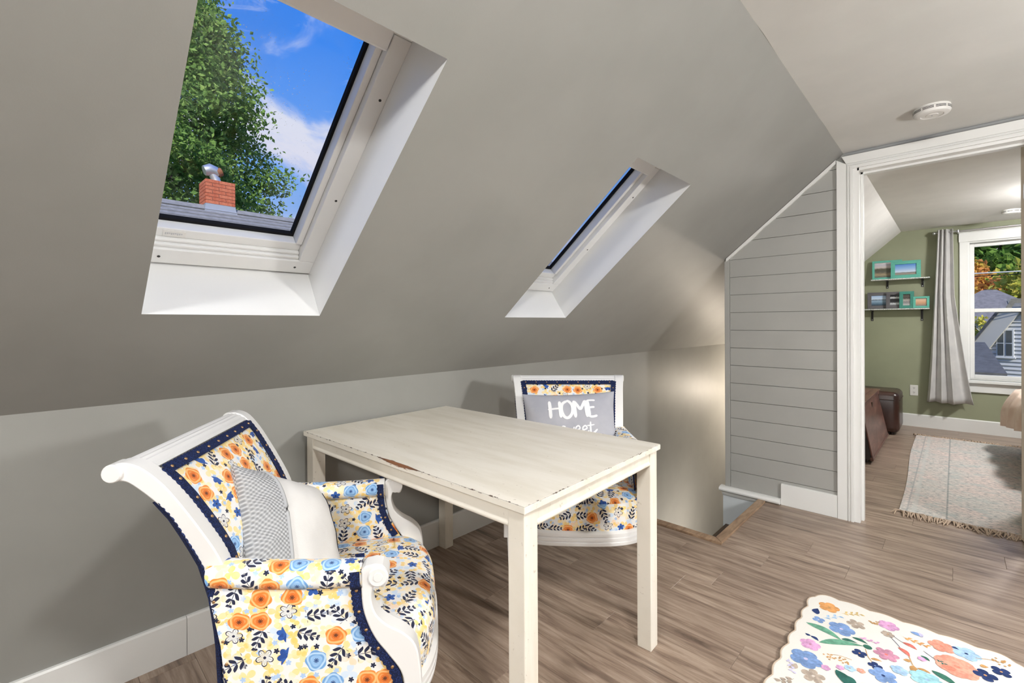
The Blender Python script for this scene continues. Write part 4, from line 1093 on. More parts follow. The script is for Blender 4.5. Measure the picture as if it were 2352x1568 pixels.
frame(1.392, 1.6215, .262, .214, .022, 'teal_frame', 'print_lake', 6.643, 8, 6, 'teal framed lake photo at the left end of the upper shelf')
frame(1.553, 1.6215, .250, .192, .036, 'teal_frame', 'print_beach', 6.607, 7, 0, 'wide teal frame with blue sky beach photo on the upper shelf')
frame(1.325, 1.2915, .215, .190, .036, 'charcoal_frame', 'print_shore', 6.640, 12, 5, 'charcoal framed blue shore photo, leftmost on the lower shelf')
frame(1.463, 1.2915, .155, .188, .034, 'charcoal_frame', 'print_night', 6.610, 12, 0, 'charcoal framed black and white photo, second from left on the lower shelf')
frame(1.562, 1.2915, .122, .184, .031, 'dark_teal_frame', 'print_path', 6.590, 5, 0, 'narrow upright dark teal frame with a path photo')
frame(1.681, 1.2915, .130, .124, .020, 'teal_frame', 'print_dunes', 6.580, 8, -3, 'small teal frame with peach dune photo, rightmost on the lower shelf')

# ------------------------------------------------------------------ trunk and ottoman
def redwood(g):
    o = g.tc('Object'); n = g.noise(g.v('MULTIPLY', o, (20, 2, 5)), 2.5, 5, .65, .4)
    return {'Base Color': g.ramp(n, [(.3, hexc('40251e')), (.55, hexc('6b463c')), (.75, hexc('8a655a'))])}
mat('trunk_wood', None, .32, .5, build=redwood)
mat('trunk_dark', hexc('21140f'), .4); mat('trunk_brass', hexc('3a2c20'), .4, metal=.6)
tr = tag(empty('wooden_trunk', (1.22, 5.22, 0)), 'reddish brown wooden trunk with flared sides inside the bedroom doorway', 'trunk')
zt = .435; L0, L1 = -.57, .57
mb = MB(); t_ = .0; bx, tx = .240, .165
mb.loft([[(-bx, L0, .035), (bx, L0, .035), (bx, L1, .035), (-bx, L1, .035)], [(-tx, L0+.03, zt), (tx, L0+.03, zt), (tx, L1-.03, zt), (-tx, L1-.03, zt)]]); obj('body', mb, 'trunk_dark', tr, bevel=.004)
mb = MB(); nx_ = .004
mb.loft([[(bx-.004, L0+.004, .055), (bx+.006, L0+.004, .055), (bx+.006, L1-.004, .055), (bx-.004, L1-.004, .055)], [(tx, L0+.034, zt-.004), (tx+.010, L0+.034, zt-.004), (tx+.010, L1-.034, zt-.004), (tx, L1-.034, zt-.004)]]); obj('side_panel', mb, 'trunk_wood', tr, bevel=.002)
mb = MB(); mb.box(bx-.012, bx+.010, L0-.004, L1+.004, .03, .056); obj('base_moulding', mb, 'trunk_wood', tr, bevel=.004)
mb = MB(); mb.box(-tx-.016, tx+.016, L0+.012, L1-.012, zt, zt+.040); ld = obj('lid', mb, 'trunk_wood', tr, bevel=.005)
mb = MB(); mb.box(-tx-.022, tx+.022, L0+.006, L1-.006, zt+.040, zt+.050); obj('lid_moulding', mb, 'trunk_wood', ld, bevel=.003)
mb = MB(); mb.box(-tx+.03, tx-.03, L0+.06, L1-.06, zt+.050, zt+.056); obj('lid_panel', mb, 'trunk_wood', ld, bevel=.003)
mb = MB(); mb.prism([(-.012, zt-.055), (.012, zt-.055), (.014, zt-.03), (.010, zt-.012), (-.010, zt-.012), (-.014, zt-.03)], tx+.010, tx+.014+.006, 'x'); obj('lock_plate', mb, 'trunk_brass', tr)
for sy in (L0+.06, L1-.06):
    for sx in (-.19, .19):
        mb = MB(); mb.lathe([(.016, 0), (.018, .012), (.014, .034), (.014, .036)], 12, (sx, sy, 0)); obj('foot', mb, 'trunk_dark', tr, smooth=40)
def leather(g):
    n = g.noise(g.tc('Object'), 70, 4, .6); f = g.noise(g.tc('Object'), 5, 3)
    return {'Base Color': g.mix(g.sstep(f, .3, .7), hexc('2a1712'), hexc('3f241c')), 'Normal': g.bump(n, .25, .002)}
mat('brown_leather', None, .30, .55, build=leather)
om = tag(empty('leather_ottoman', (1.25, 6.22, 0)), 'dark brown rounded leather ottoman behind the wooden trunk', 'ottoman')
def rbox(a, b, z0, z1, r, n=6):
    rings = []
    def ring(ins, z):
        pts = []; rr = max(r-ins, .004)
        for cx, cy, a0 in ((a-r, b-r, 0), (-a+r, b-r, pi/2), (-a+r, -b+r, pi), (a-r, -b+r, 3*pi/2)):
            for k in range(n+1): an = a0+pi/2*k/n; pts.append((cx+rr*cos(an), cy+rr*sin(an), z))
        return pts
    for k in range(n+1): an = pi/2*k/n; rings.append(ring(r-r*sin(an), z0+r-r*cos(an)))
    for k in range(1, n+1): an = pi/2*k/n; rings.append(ring(r-r*cos(an), z1-r+r*sin(an)))
    m = MB(); m.loft(rings); return m
obj('body', rbox(.29, .235, .022, .435, .055), 'brown_leather', om, smooth=70)
mb = MB(); P = [(x, y, .355) for x, y in ((-.25, -.236), (.25, -.236), (.291, -.19), (.291, .19), (.25, .236), (-.25, .236))]; mb.tube(P, .004, 6); obj('seam_piping', mb, 'brown_leather', om)
for sx in (-.23, .23):
    for sy in (-.18, .18):
        mb = MB(); mb.lathe([(.016, 0), (.020, .03)], 10, (sx, sy, 0)); obj('foot', mb, 'trunk_dark', om)

# ------------------------------------------------------------------ bed
bed = tag(empty('bed', (2.95, 4.95, 0)), 'bed with peach blanket corner showing past the open door', 'bed')
bx0, bx1, by0, by1 = -.60, .75, -.95, .86
mat('bed_wood', hexc('5a2f22'), .4)
for sx in (bx0, bx1-.05):
    for sy in (by0, by1-.05):
        mb = MB(); mb.loft([[(sx+d_, sy+d_, z), (sx+.05-d_, sy+d_, z), (sx+.05-d_, sy+.05-d_, z), (sx+d_, sy+.05-d_, z)] for z, d_ in ((.0118, .008), (.30, .0))]); obj('leg', mb, 'bed_wood', bed, bevel=.003)
mb = MB(); mb.box(bx0+.004, bx1-.004, by0+.004, by1-.004, .24, .32); obj('frame', mb, 'bed_wood', bed, bevel=.004)
m_ = rbox((bx1-bx0)/2-.02, (by1-by0)/2-.02, .321, .56, .05); o_ = obj('mattress', m_, 'sheet_white', bed, smooth=60, loc=((bx0+bx1)/2, (by0+by1)/2, 0))
# blanket draped over the far left corner, falling in folds
rings = []; NN = 28
for i in range(NN+1):
    t = i/NN                      # 0 on top .. 1 hanging hem
    row = []
    for j in range(NN+1):
        s_ = j/NN                 # along the bed side, from near (-Y) to the far corner and round it
        ang = s_
        y = lerp(-.2, .92, min(1, s_/.75)); outx = 0; 
        fold = .018*sin(s_*26)*(.3+t)
        if t < .35:
            x = lerp(-.25, -.62, t/.35); z = .572-.02*max(0, t-.25)/.1
        else:
            q = (t-.35)/.65; drop = lerp(.18, .36, s_)
            x = -.62-.09*sin(min(1, q*1.4)*pi/2)*s_**.5-.012; z = .552-drop*q**1.1
        if s_ > .75:
            q2 = (s_-.75)/.25; x = lerp(x, -.40, q2*.75); y = .92+.05*sin(q2*pi/2); z = z-.0
            if t < .35: z = min(z, .57)
        row.append((x+fold*(t > .3)*.8, y+fold*.5*(t > .35), z+.006*noise.noise(Vector((s_*6, t*6, 2)))))
    rings.append(row)
mb = MB(); mb.loft(rings, False); bl = obj('blanket', mb, 'peach_blanket', bed, smooth=80, recalc=False); sd = bl.modifiers.new('thick', 'SOLIDIFY'); sd.thickness = .008; sd.offset = 1

# ------------------------------------------------------------------ pale bedroom rug with fringe
def pale_rug(g):
    o = g.tc('Object'); x, y, z = g.sep(o)
    n = g.noise(g.v('MULTIPLY', o, (22, 60, 1)), 1.6, 5, .7); n2 = g.noise(o, 3.2, 4, .6); n3 = g.noise(g.v('MULTIPLY', o, (9, 14, 1)), 1.0, 3)
    c = g.mix(g.sstep(n2, .38, .62), hexc('cfc9c2'), hexc('d9c8c0'))
    c = g.mix(g.sstep(n, .47, .60)*.8, c, hexc('7f8688')); c = g.mix(g.sstep(n3, .52, .66)*.6, c, hexc('aab4b2'))
    for px, wd, col, st in ((.055, .006, hexc('8b8f92'), .6), (.23, .006, hexc('7f8686'), .8), (.085, .018, hexc('bfc4c0'), .5)):
        c = g.mix(g.sstep(g.m('ABSOLUTE', x-px), wd, wd*.4)*st*g.sstep(n, .3, .55), c, col)
    return {'Base Color': c, 'Normal': g.bump(n, .5, .003)}
mat('pale_rug', None, .95, .1, build=pale_rug)
mat('rug_fringe', hexc('b5a08c'), .95)
rg = tag(empty('bedroom_rug', (1.675, 3.625, 0)), 'pale distressed grey and pink rug with fringe on the bedroom floor', 'rug')
NXr, NYr = 20, 50; rings = []
def rugz(x, y): return .009+.0015*noise.noise(Vector((x*4, y*3, 0)))
def rugx(t): return lerp(.02, -.02, t)+.008*sin(t*7)
rows = []
for j in range(NYr+1):
    t = j/NYr; yv = t*2.51
    rows.append([(lerp(rugx(t), 1.6, i/NXr), yv+.006*sin(i*.9), rugz(i*.08, yv)) for i in range(NXr+1)])
mb = MB(); mb.loft(rows, False); low = [[(p[0], p[1], .0008) for p in r] for r in rows]; mb.loft(low, False)
edge = [r[0] for r in rows]; mb.loft([edge, [(p[0], p[1], .0008) for p in edge]], False)
mb.loft([rows[0], low[0]], False); mb.loft([rows[-1], low[-1]], False); mb.loft([[r[-1] for r in rows], [r[-1] for r in low]], False)
obj('pile', mb, 'pale_rug', rg, smooth=60)
rnd = random.Random(3)
for yb, sg in ((0, -1), (2.51, 1)):
    mb = MB(); n_ = 230
    for i in range(n_):
        x = lerp(.015 if sg < 0 else -.02, 1.59, i/n_)+rnd.uniform(-.004, .004); ln = rnd.uniform(.055, .10) if sg < 0 else rnd.uniform(.03, .05); sk = rnd.uniform(-.04, .04)
        mb.tube([(x, yb-sg*.004, .006), (x+sk*.4, yb+sg*ln*.5, .007+rnd.uniform(0, .012)), (x+sk, yb+sg*ln, .0035)], [.0050, .0048, .0022], 5)
    obj('fringe', mb, 'rug_fringe', rg, kind='stuff')

# ------------------------------------------------------------------ scalloped floral rug in front
def water(name, c, d=.75):
    def b(g):
        o = g.tc('Object'); n = g.noise(o, 38, 3, .6); n2 = g.noise(o, 140, 2)
        return {'Base Color': g.mix(g.sstep(n*.7+n2*.3, .35, .65), tuple(x*d for x in c), tuple(min(1, x*1.18) for x in c))}
    return mat(name, None, .9, .15, build=b)
RC = dict(orange='e2a468', navy='2f3f6b', blue='7f9ccb', lblue='a9c8e6', taupe='b5a698', yellow='dcbf7e', green='6fa68c', dgreen='3f7262', teal='35685f', pink='d7a3cb', mauve='c98fa6', red='d8776c', coral='eda18c', dcoral='e68d78', tan='c99b66', cyan='a5d5df', lilac='c7c2e0', pale='d7cfc6')
names_ = list(RC)
for k in names_: water('rug_'+k, hexc(RC[k]))
def rug_base(g):
    o = g.tc('Object'); n = g.noise(o, 420, 2); return {'Base Color': g.mix(n, hexc('e4e0d8'), hexc('efece5')), 'Normal': g.bump(n, .4, .002)}
mat('rug_cream', None, .95, .1, build=rug_base); mat('rug_binding', hexc('cbb7a2'), .9)
RX0, RX1, RY0, RY1 = 1.508, 2.118, 1.20, 2.282
fr = tag(empty('floral_rug', ((RX0+RX1)/2, (RY0+RY1)/2, 0)), 'cream rug with watercolour flowers and scalloped edge on the floor', 'rug')
hx, hy = (RX1-RX0)/2, (RY1-RY0)/2
def rug_outline(ins=0, n=340):
    rc = .075; pts = []
    segs = [((-hx+rc, -hy), (hx-rc, -hy)), None, ((hx, -hy+rc), (hx, hy-rc)), None, ((hx-rc, hy), (-hx+rc, hy)), None, ((-hx, hy-rc), (-hx, -hy+rc)), None]
    cor = [(hx-rc, -hy+rc, -pi/2), (hx-rc, hy-rc, 0), (-hx+rc, hy-rc, pi/2), (-hx+rc, -hy+rc, pi)]; ci = 0
    raw = []
    for s_ in segs:
        if s_: raw += [Vector(s_[0]).lerp(Vector(s_[1]), k/60) for k in range(60)]
        else:
            cx, cy, a0 = cor[ci]; ci += 1; raw += [Vector((cx+rc*cos(a0+pi/2*k/14), cy+rc*sin(a0+pi/2*k/14))) for k in range(14)]
    out = []; L = 0; tot = sum((raw[i]-raw[i-1]).length for i in range(len(raw))); wl = tot/round(tot/.098)
    for i, p in enumerate(raw):
        if i: L += (p-raw[i-1]).length
        t = (raw[(i+1) % len(raw)]-raw[i-1]).normalized(); nn = Vector((t.y, -t.x))
        b_ = .011*abs(sin(pi*L/wl))-.006
        q = p+nn*(b_-ins); out.append((q.x, q.y))
    return out
mb = MB(); mb.loft([[(x, y, .0008) for x, y in rug_outline(.001)], [(x, y, .0095) for x, y in rug_outline(.001)], [(x, y, .0115) for x, y in rug_outline(.006)]]); obj('pile', mb, 'rug_cream', fr)
oA, oB, oC = rug_outline(-.002), rug_outline(.0035), rug_outline(.0005)
mb = MB(); mb.loft([[(x, y, .0006) for x, y in oA], [(x, y, .0085) for x, y in oA], [(x, y, .0112) for x, y in oC], [(x, y, .0112) for x, y in oB], [(x, y, .0006) for x, y in oB]], True, (False, False)); obj('edge_binding', mb, 'rug_binding', fr)
pm = MB(); ZP = [0.0120]
def poly(pts, c):
    ZP[0] += .0000040; pm.add([(x-(RX0+RX1)/2, y-(RY0+RY1)/2, ZP[0]) for x, y in pts], [tuple(range(len(pts)))], None, names_.index(c))
def leafp(a, b, w, c, bend=.12):
    a, b = Vector(a), Vector(b); t = b-a; n = Vector((-t.y, t.x)); L = []; R = []
    for k in range(11):
        q = k/10; m_ = a+t*q+n*bend*sin(pi*q); hw = w/t.length*sin(pi*q**.8); L.append(m_+n*hw); R.append(m_-n*hw)
    poly([(p.x, p.y) for p in L+R[::-1][1:-1]], c)
def flower(c, r, npet, col, ctr='pale', rot=0, fat=.62, asp=1):
    for k in range(npet):
        a = rot+2*pi*k/npet; pts = []
        for j in range(14):
            q = 2*pi*j/14; px, py = r*(.52+.48*cos(q)), r*fat*.62*sin(q)*(1.15+.25*cos(q))
            x, y = px*cos(a)-py*sin(a), px*sin(a)+py*cos(a); pts.append((c[0]+x, c[1]+y*asp))
        poly(pts, col)
    poly([(c[0]+r*.14*cos(j*pi/4), c[1]+r*.14*sin(j*pi/4)) for j in range(8)], ctr)
def line(pts, w, c):
    P = smoothpts([(x, y, 0) for x, y in pts], 5)
    for p, q in zip(P, P[1:]):
        t = (q-p).normalized(); n = Vector((-t.y, t.x, 0))*w/2; poly([(v.x, v.y) for v in (p-n, q-n, q+n, p+n)], c)
def sprigp(a, b, n, ll, w, c, stem=None):
    a, b = Vector(a), Vector(b); line([a, a.lerp(b, .5)+Vector((.004, -.003)), b], .0016, stem or c); t = (b-a).normalized()
    for k in range(n):
        p = a.lerp(b, (k+.6)/n); s_ = 1 if k % 2 else -1
        ang = atan2(t.y, t.x)+s_*.8; leafp(p, p+Vector((cos(ang), sin(ang)))*ll, w, c)
def berries(c, r, n, col, sd=0):
    R2 = random.Random(sd+int(c[0]*1000))
    for k in range(n):
        a, q = R2.uniform(0, 6.28), r*sqrt(R2.random()); x, y = c[0]+q*cos(a), c[1]+q*sin(a); poly([(x+.0035*cos(j*pi/3), y+.0035*sin(j*pi/3)) for j in range(6)], col)
flower((1.578, 2.189), .036, 5, 'orange', 'tan', .3); leafp((1.553, 2.105), (1.548, 2.150), .013, 'navy'); flower((1.565, 2.071), .021, 4, 'blue', 'pale', .6)
sprigp((1.575, 2.095), (1.62, 2.150), 5, .018, .005, 'lblue'); flower((1.637, 2.066), .042, 5, 'blue', 'lilac', .2); flower((1.672, 2.135), .030, 5, 'taupe', 'pale', .9, .5)
sprigp((1.622, 2.178), (1.676, 2.220), 7, .018, .004, 'yellow'); leafp((1.533, 2.020), (1.652, 1.990), .016, 'green', .1); leafp((1.592, 1.925), (1.712, 2.010), .015, 'green', .08)
leafp((1.646, 2.0), (1.692, 2.012), .008, 'dgreen'); leafp((1.672, 2.038), (1.720, 2.030), .008, 'dgreen'); poly([(1.72+.013*cos(j*pi/6), 2.013+.013*sin(j*pi/6)) for j in range(12)], 'dgreen')
flower((1.572, 1.891), .032, 5, 'pink', 'mauve', .4); leafp((1.563, 1.945), (1.590, 1.932), .007, 'navy'); leafp((1.563, 1.945), (1.545, 1.948), .006, 'navy')
flower((1.577, 1.800), .048, 5, 'blue', 'lilac', .1); flower((1.612, 1.728), .034, 5, 'taupe', 'pale', .5, .5); leafp((1.56, 1.752), (1.545, 1.715), .010, 'taupe')
line([(1.625, 1.875), (1.655, 1.895), (1.69, 1.90)], .002, 'tan'); berries((1.632, 1.868), .018, 12, 'tan'); berries((1.672, 1.880), .018, 12, 'tan', 2)
flower((1.704, 1.956), .022, 4, 'navy', 'tan', .5); line([(1.716, 1.995), (1.728, 1.955), (1.745, 1.930)], .0022, 'tan'); leafp((1.735, 1.95), (1.765, 1.960), .006, 'tan')
flower((1.761, 2.207), .032, 5, 'pink', 'mauve', 0); flower((1.764, 2.146), .020, 6, 'taupe', 'tan', .2, .5); berries((1.718, 2.200), .018, 14, 'tan', 3)
flower((1.771, 2.011), .036, 6, 'mauve', 'red', .3, .45); flower((1.750, 1.920), .020, 4, 'navy', 'blue', .2); flower((1.774, 1.884), .038, 5, 'blue', 'navy', .8, .55)
line([(1.772, 2.135), (1.795, 2.100), (1.805, 2.080)], .0018, 'navy'); line([(1.778, 2.148), (1.800, 2.130), (1.812, 2.125)], .0018, 'navy')
leafp((1.806, 2.128), (1.846, 2.112), .009, 'red'); leafp((1.797, 2.085), (1.830, 2.050), .009, 'red'); sprigp((1.805, 2.165), (1.872, 2.160), 8, .017, .004, 'orange')
leafp((1.822, 2.220), (1.858, 2.210), .010, 'blue'); leafp((1.845, 2.235), (1.852, 2.205), .006, 'lilac'); flower((1.906, 2.194), .036, 5, 'coral', 'dcoral', .7, .6)
flower((1.968, 2.203), .038, 5, 'lblue', 'navy', .1); leafp((1.930, 2.215), (1.950, 2.212), .006, 'navy'); flower((1.945, 2.098), .058, 7, 'coral', 'dcoral', .2, .62); poly([(1.925+.018*cos(j*pi/5), 2.075+.015*sin(j*pi/5)) for j in range(10)], 'dcoral')
line([(1.862, 2.120), (1.885, 2.100), (1.905, 2.090)], .002, 'navy'); sprigp((1.895, 2.100), (1.915, 2.085), 4, .012, .003, 'teal'); leafp((1.856, 2.085), (1.880, 2.070), .006, 'dgreen')
flower((2.010, 2.110), .030, 4, 'navy', 'orange', .3); flower((2.048, 2.166), .026, 4, 'navy', 'orange', .9); leafp((2.0, 2.155), (2.02, 2.165), .008, 'tan'); berries((2.05, 2.225), .022, 18, 'tan', 5); line([(1.99, 2.195), (2.02, 2.215), (2.05, 2.225)], .0018, 'tan')
line([(1.828, 2.050), (1.845, 2.0), (1.885, 1.975)], .0022, 'tan'); leafp((1.832, 2.03), (1.815, 2.02), .008, 'tan'); leafp((1.842, 2.005), (1.836, 1.975), .010, 'tan'); leafp((1.85, 2.0), (1.885, 2.0), .006, 'tan')
flower((1.876, 1.956), .044, 7, 'cyan', 'lblue', .2, .5); leafp((1.885, 2.02), (1.950, 1.985), .013, 'dgreen', .05); leafp((1.66, 1.81), (1.705, 1.745), .018, 'teal', .1); leafp((1.68, 1.80), (1.72, 1.77), .012, 'teal')
flower((1.810, 1.948), .024, 5, 'lblue', 'lilac', .4); flower((1.692, 1.848), .016, 5, 'lblue', 'tan', .1); flower((1.634, 1.797), .014, 5, 'pink', 'lilac', .2); flower((1.668, 1.830), .012, 5, 'pink', 'lilac'); flower((1.72, 1.86), .012, 5, 'coral', 'lilac')
sprigp((1.535, 1.76), (1.56, 1.70), 6, .014, .004, 'lilac'); sprigp((1.69, 2.055), (1.745, 2.060), 6, .012, .004, 'pink'); sprigp((1.57, 1.67), (1.54, 1.63), 5, .018, .006, 'taupe'); flower((1.86, 2.065), .012, 5, 'pink', 'lilac')
flower((1.90, 1.885), .03, 5, 'coral', 'dcoral'); flower((2.03, 2.03), .028, 5, 'blue', 'lilac'); leafp((1.95, 1.95), (2.01, 1.93), .013, 'green')
R3 = random.Random(11)
for i in range(46):    # the half of the rug nearer the camera
    x, y = R3.uniform(RX0+.05, RX1-.05), R3.uniform(RY0+.05, 1.68 if True else 1.7)
    if i % 3 == 0: flower((x, y), R3.uniform(.02, .045), 5, R3.choice(['blue', 'coral', 'pink', 'lblue', 'orange', 'navy', 'cyan']), 'pale', R3.random()*6)
    elif i % 3 == 1: a_ = R3.random()*6.28; leafp((x, y), (x+.07*cos(a_), y+.07*sin(a_)), .011, R3.choice(['green', 'dgreen', 'teal', 'taupe']))
    else: a_ = R3.random()*6.28; sprigp((x, y), (x+.06*cos(a_), y+.06*sin(a_)), 6, .016, .004, R3.choice(['tan', 'lblue', 'orange', 'lilac', 'yellow']))
obj('floral_print', pm, ['rug_'+k for k in names_], fr, recalc=False, kind='stuff')
# ------------------------------------------------------------------ outdoors
def grass(g):
    n = g.noise(g.tc('Object'), .8, 5); return {'Base Color': g.mix(n, hexc('4c5f33'), hexc('7a8752'))}
mat('grass', None, .9, .1, build=grass)
m = MB(); m.box(-60, 60, -40, 90, -3.3, -3.1)
tag(obj('ground', m, 'grass'), 'lawn far below around the neighbouring houses', 'ground', kind='structure')
def shingle(name, c):
    def b(g):
        o = g.tc('Object'); n = g.noise(o, 9, 4, .65); n2 = g.noise(o, 60, 2); bk = g.n('TexVoronoi', 'Color', {'Vector': g.v('MULTIPLY', o, (.1, 4.5, .1)), 'Scale': 1.0})
        cc = g.mix(g.sstep(n, .3, .7), tuple(x*.82 for x in c), tuple(x*1.15 for x in c)); cc = g.mix(n2*.3, cc, tuple(x*.6 for x in c))
        return {'Base Color': cc, 'Normal': g.bump(n2, .5, .01)}
    return mat(name, None, .85, .2, build=b)
shingle('grey_shingle', (.26, .265, .275)); shingle('purple_shingle', (.25, .235, .235)); shingle('dark_shingle', (.135, .135, .135)); shingle('mossy_shingle', (.25, .235, .19))
def bricky(g):
    oi = g.n('ObjectInfo', 'Random'); n = g.noise(g.tc('Object'), 40, 3)
    return {'Base Color': g.mix(g.sstep(n, .3, .7)*.5+oi*.5, hexc('a4513a'), hexc('c47a5e'))}
mat('red_brick', None, .85, .2, build=bricky); mat('mortar', hexc('a89c92'), .9); mat('lead_flashing', hexc('9aa0aa'), .45, metal=.2)
mat('cream_wall', hexc('c9c6bd'), .8); mat('house_siding', hexc('c6c7c7'), .75); mat('house_trim', hexc('d9d9d6'), .6); mat('house_pane', (.09, .10, .10), .12); mat('soffit_grey', hexc('c9c5bc'), .7)
# neighbouring house seen through the skylight
nb = tag(empty('neighbour_house', (-8, 3, 0)), 'neighbouring house with grey shingle roof and brick chimney, seen through the skylight', 'house')
RZ = 3.365; SLP = .70; EV = 3.3; YA, YB = -7, 9
mb = MB(); mb.prism([(-EV+.2, -3.1), (EV-.2, -3.1), (EV-.2, RZ-SLP*EV-.1), (0, RZ-.12), (-EV+.2, RZ-SLP*EV-.1)], YA+.3, YB-.3); obj('walls', mb, 'cream_wall', nb)
mb = MB(); mb.prism([(-EV, RZ-SLP*EV-.11), (0, RZ-.11), (EV, RZ-SLP*EV-.11), (EV, RZ-SLP*EV-.04), (0, RZ-.04), (-EV, RZ-SLP*EV-.04)], YA, YB); rf = obj('roof_deck', mb, 'grey_shingle', nb)
ex = .137; ct = 1/sqrt(1+SLP*SLP); n_ = int(EV/ct/ex)
wob = lambda i: .006*sin(i*2.7)
cmesh = None
for i in range(n_):
    for sg in ((1,) if i < 20 else (1,)):
        if cmesh is None:
            cm_ = MB(); NS = 24; rr_ = []
            for k in range(NS+1):
                yy = lerp(YA, YB, k/NS); jx = .006*noise.noise(Vector((yy*2.3, 0, 0)))
                rr_.append([(jx, yy, .0), (jx, yy, .017), (-.16, yy, .003), (-.16, yy, -.010)])
            cm_.loft(rr_); cmesh = cm_.mesh('shingle_course'); cmesh.materials.append(MATS['grey_shingle'])
        s_ = (i+1)*ex
        o_ = obj('shingle_course', cmesh, 'grey_shingle', rf); o_.location = (s_*ct, (i % 3)*.11, RZ-.035-s_*ct*SLP); o_.rotation_euler = (0, math.atan(SLP), 0)
mb = MB()
for k in range(40):
    yy = YA+k*.4; mb.prism([(-.14, RZ-.115), (0, RZ-.022), (.14, RZ-.115), (.15, RZ-.105), (0, RZ-.004+.003*(k % 2)), (-.15, RZ-.105)], yy, yy+.41)
obj('ridge_caps', mb, 'grey_shingle', rf)
# chimney of separate bricks
chim = empty('chimney', (-.13, -.60, RZ)); chim.parent = nb
cw, cdp = .47, .47; bl_, bh_ = .205, .056
mb = MB(); mb.box(-cdp/2+.006, cdp/2-.006, -cw/2+.006, cw/2-.006, -.5, .44); obj('mortar_core', mb, 'mortar', chim)
bme = MB(); bme.box(-.045, .045, -bl_/2, bl_/2, 0, bh_); bme = bme.mesh('brick'); bme.materials.append(MATS['red_brick'])
hme = MB(); hme.box(-.045, .045, -bl_/4, bl_/4, 0, bh_); hme = hme.mesh('brick_half'); hme.materials.append(MATS['red_brick'])
for c_ in range(7):
    z = .02+c_*(bh_+.008)-.0
    for face in range(4):
        hw_ = cw/2; yy = -hw_+(.0 if c_ % 2 else -.0); first = (bl_/2 if c_ % 2 else bl_)
        segs_ = []; p_ = -hw_
        L_ = [bl_/2, bl_, bl_*.78] if c_ % 2 else [bl_, bl_, bl_*.25]
        for l_ in L_:
            l_ = min(l_, hw_-p_)
            if l_ > .02: segs_.append((p_, l_)); p_ += l_+.008
        for (p0, l_) in segs_:
            o_ = obj('brick', bme if l_ > bl_*.7 else hme, 'red_brick', chim); o_.scale = (1, l_/(bl_ if l_ > bl_*.7 else bl_/2), 1)
            cpos = p0+l_/2; dd = cdp/2-.045+.006
            o_.location = [(dd, cpos, z), (-dd, cpos, z), (cpos, dd, z), (cpos, -dd, z)][face]
            if face > 1: o_.rotation_euler = (0, 0, pi/2)
mb = MB(); mb.loft([[(-.30, -.30, -.30), (.36, -.30, -.30), (.36, .30, -.30), (-.30, .30, -.30)], [(-.25, -.25, -.06), (.25, -.25, -.06), (.25, .25, -.06), (-.25, .25, -.06)], [(-.242, -.242, .015), (.242, -.242, .015), (.242, .242, .015), (-.242, .242, .015)]]); obj('flashing', mb, 'lead_flashing', chim)
fl_ = empty('flue_cowl', (-.13, -.62, RZ+.465)); fl_.parent = nb
mb = MB(); mb.tube(smoothpts([(0, .02, -.06), (0, 0, .06), (0, -.05, .16)], 4), .075, 16); obj('flue_pipe', mb, 'galvanized', fl_, smooth=50)
mb = MB(); rings = []
for k in range(7):
    a = pi*k/6; rings.append([(.12*cos(j*2*pi/14), -.07-.13*cos(a)+.0*j, .21+.10*sin(j*2*pi/14)*(.6+.4*sin(a))) for j in range(14)])
mb.tube([(0, .05, .16), (0, -.02, .215), (0, -.10, .235), (0, -.19, .20)], [.075, .105, .115, .09], 14); obj('cowl_hood', mb, 'galvanized', fl_, smooth=50)
mb = MB(); mb.tube([(.02, .02, .20), (.03, .09, .235)], [.085, .075], 12); obj('cowl_vane', mb, 'rust', fl_, smooth=50)

# trees: clumps of leaves over a branching trunk
def leaf_mat(name, cols):
    m = bpy.data.materials.new(name); m.use_nodes = True; nt = m.node_tree; nt.nodes.clear(); g = G(nt)
    out = nt.nodes.new('ShaderNodeOutputMaterial'); df = nt.nodes.new('ShaderNodeBsdfDiffuse'); tl = nt.nodes.new('ShaderNodeBsdfTranslucent'); mx = nt.nodes.new('ShaderNodeMixShader'); mx.inputs[0].default_value = .35
    ri = g.n('NewGeometry', 'Random Per Island'); pn = g.noise(g.tc('Object'), .55, 3)
    f = g.m('ADD', ri*.45, pn*.75-.12)
    c = g.ramp(f, [(i/(len(cols)-1), hexc(h)) for i, h in enumerate(cols)])
    g.put(df.inputs[0], c); g.put(tl.inputs[0], c)
    nt.links.new(df.outputs[0], mx.inputs[1]); nt.links.new(tl.outputs[0], mx.inputs[2]); nt.links.new(mx.outputs[0], out.inputs[0]); MATS[name] = m
leaf_mat('maple_leaf', ['3d5631', '5d7f43', '7fa355', '9dbb69', 'aba262']); leaf_mat('green_leaf', ['3f5c2b', '648a40', '8fb056', 'aec66d'])
leaf_mat('orange_leaf', ['8a8a3e', 'b9a448', 'dfab58', 'e59b66', 'd8c45e']); leaf_mat('yellow_leaf', ['7d9440', 'abb54c', 'd2c858', 'e0d46e', 'a5b857'])
def bark(g):
    n = g.noise(g.v('MULTIPLY', g.tc('Object'), (3, 3, .6)), 4, 4); return {'Base Color': g.mix(n, hexc('2e251d'), hexc('5c4e40'))}
mat('bark', None, .9, .1, build=bark)
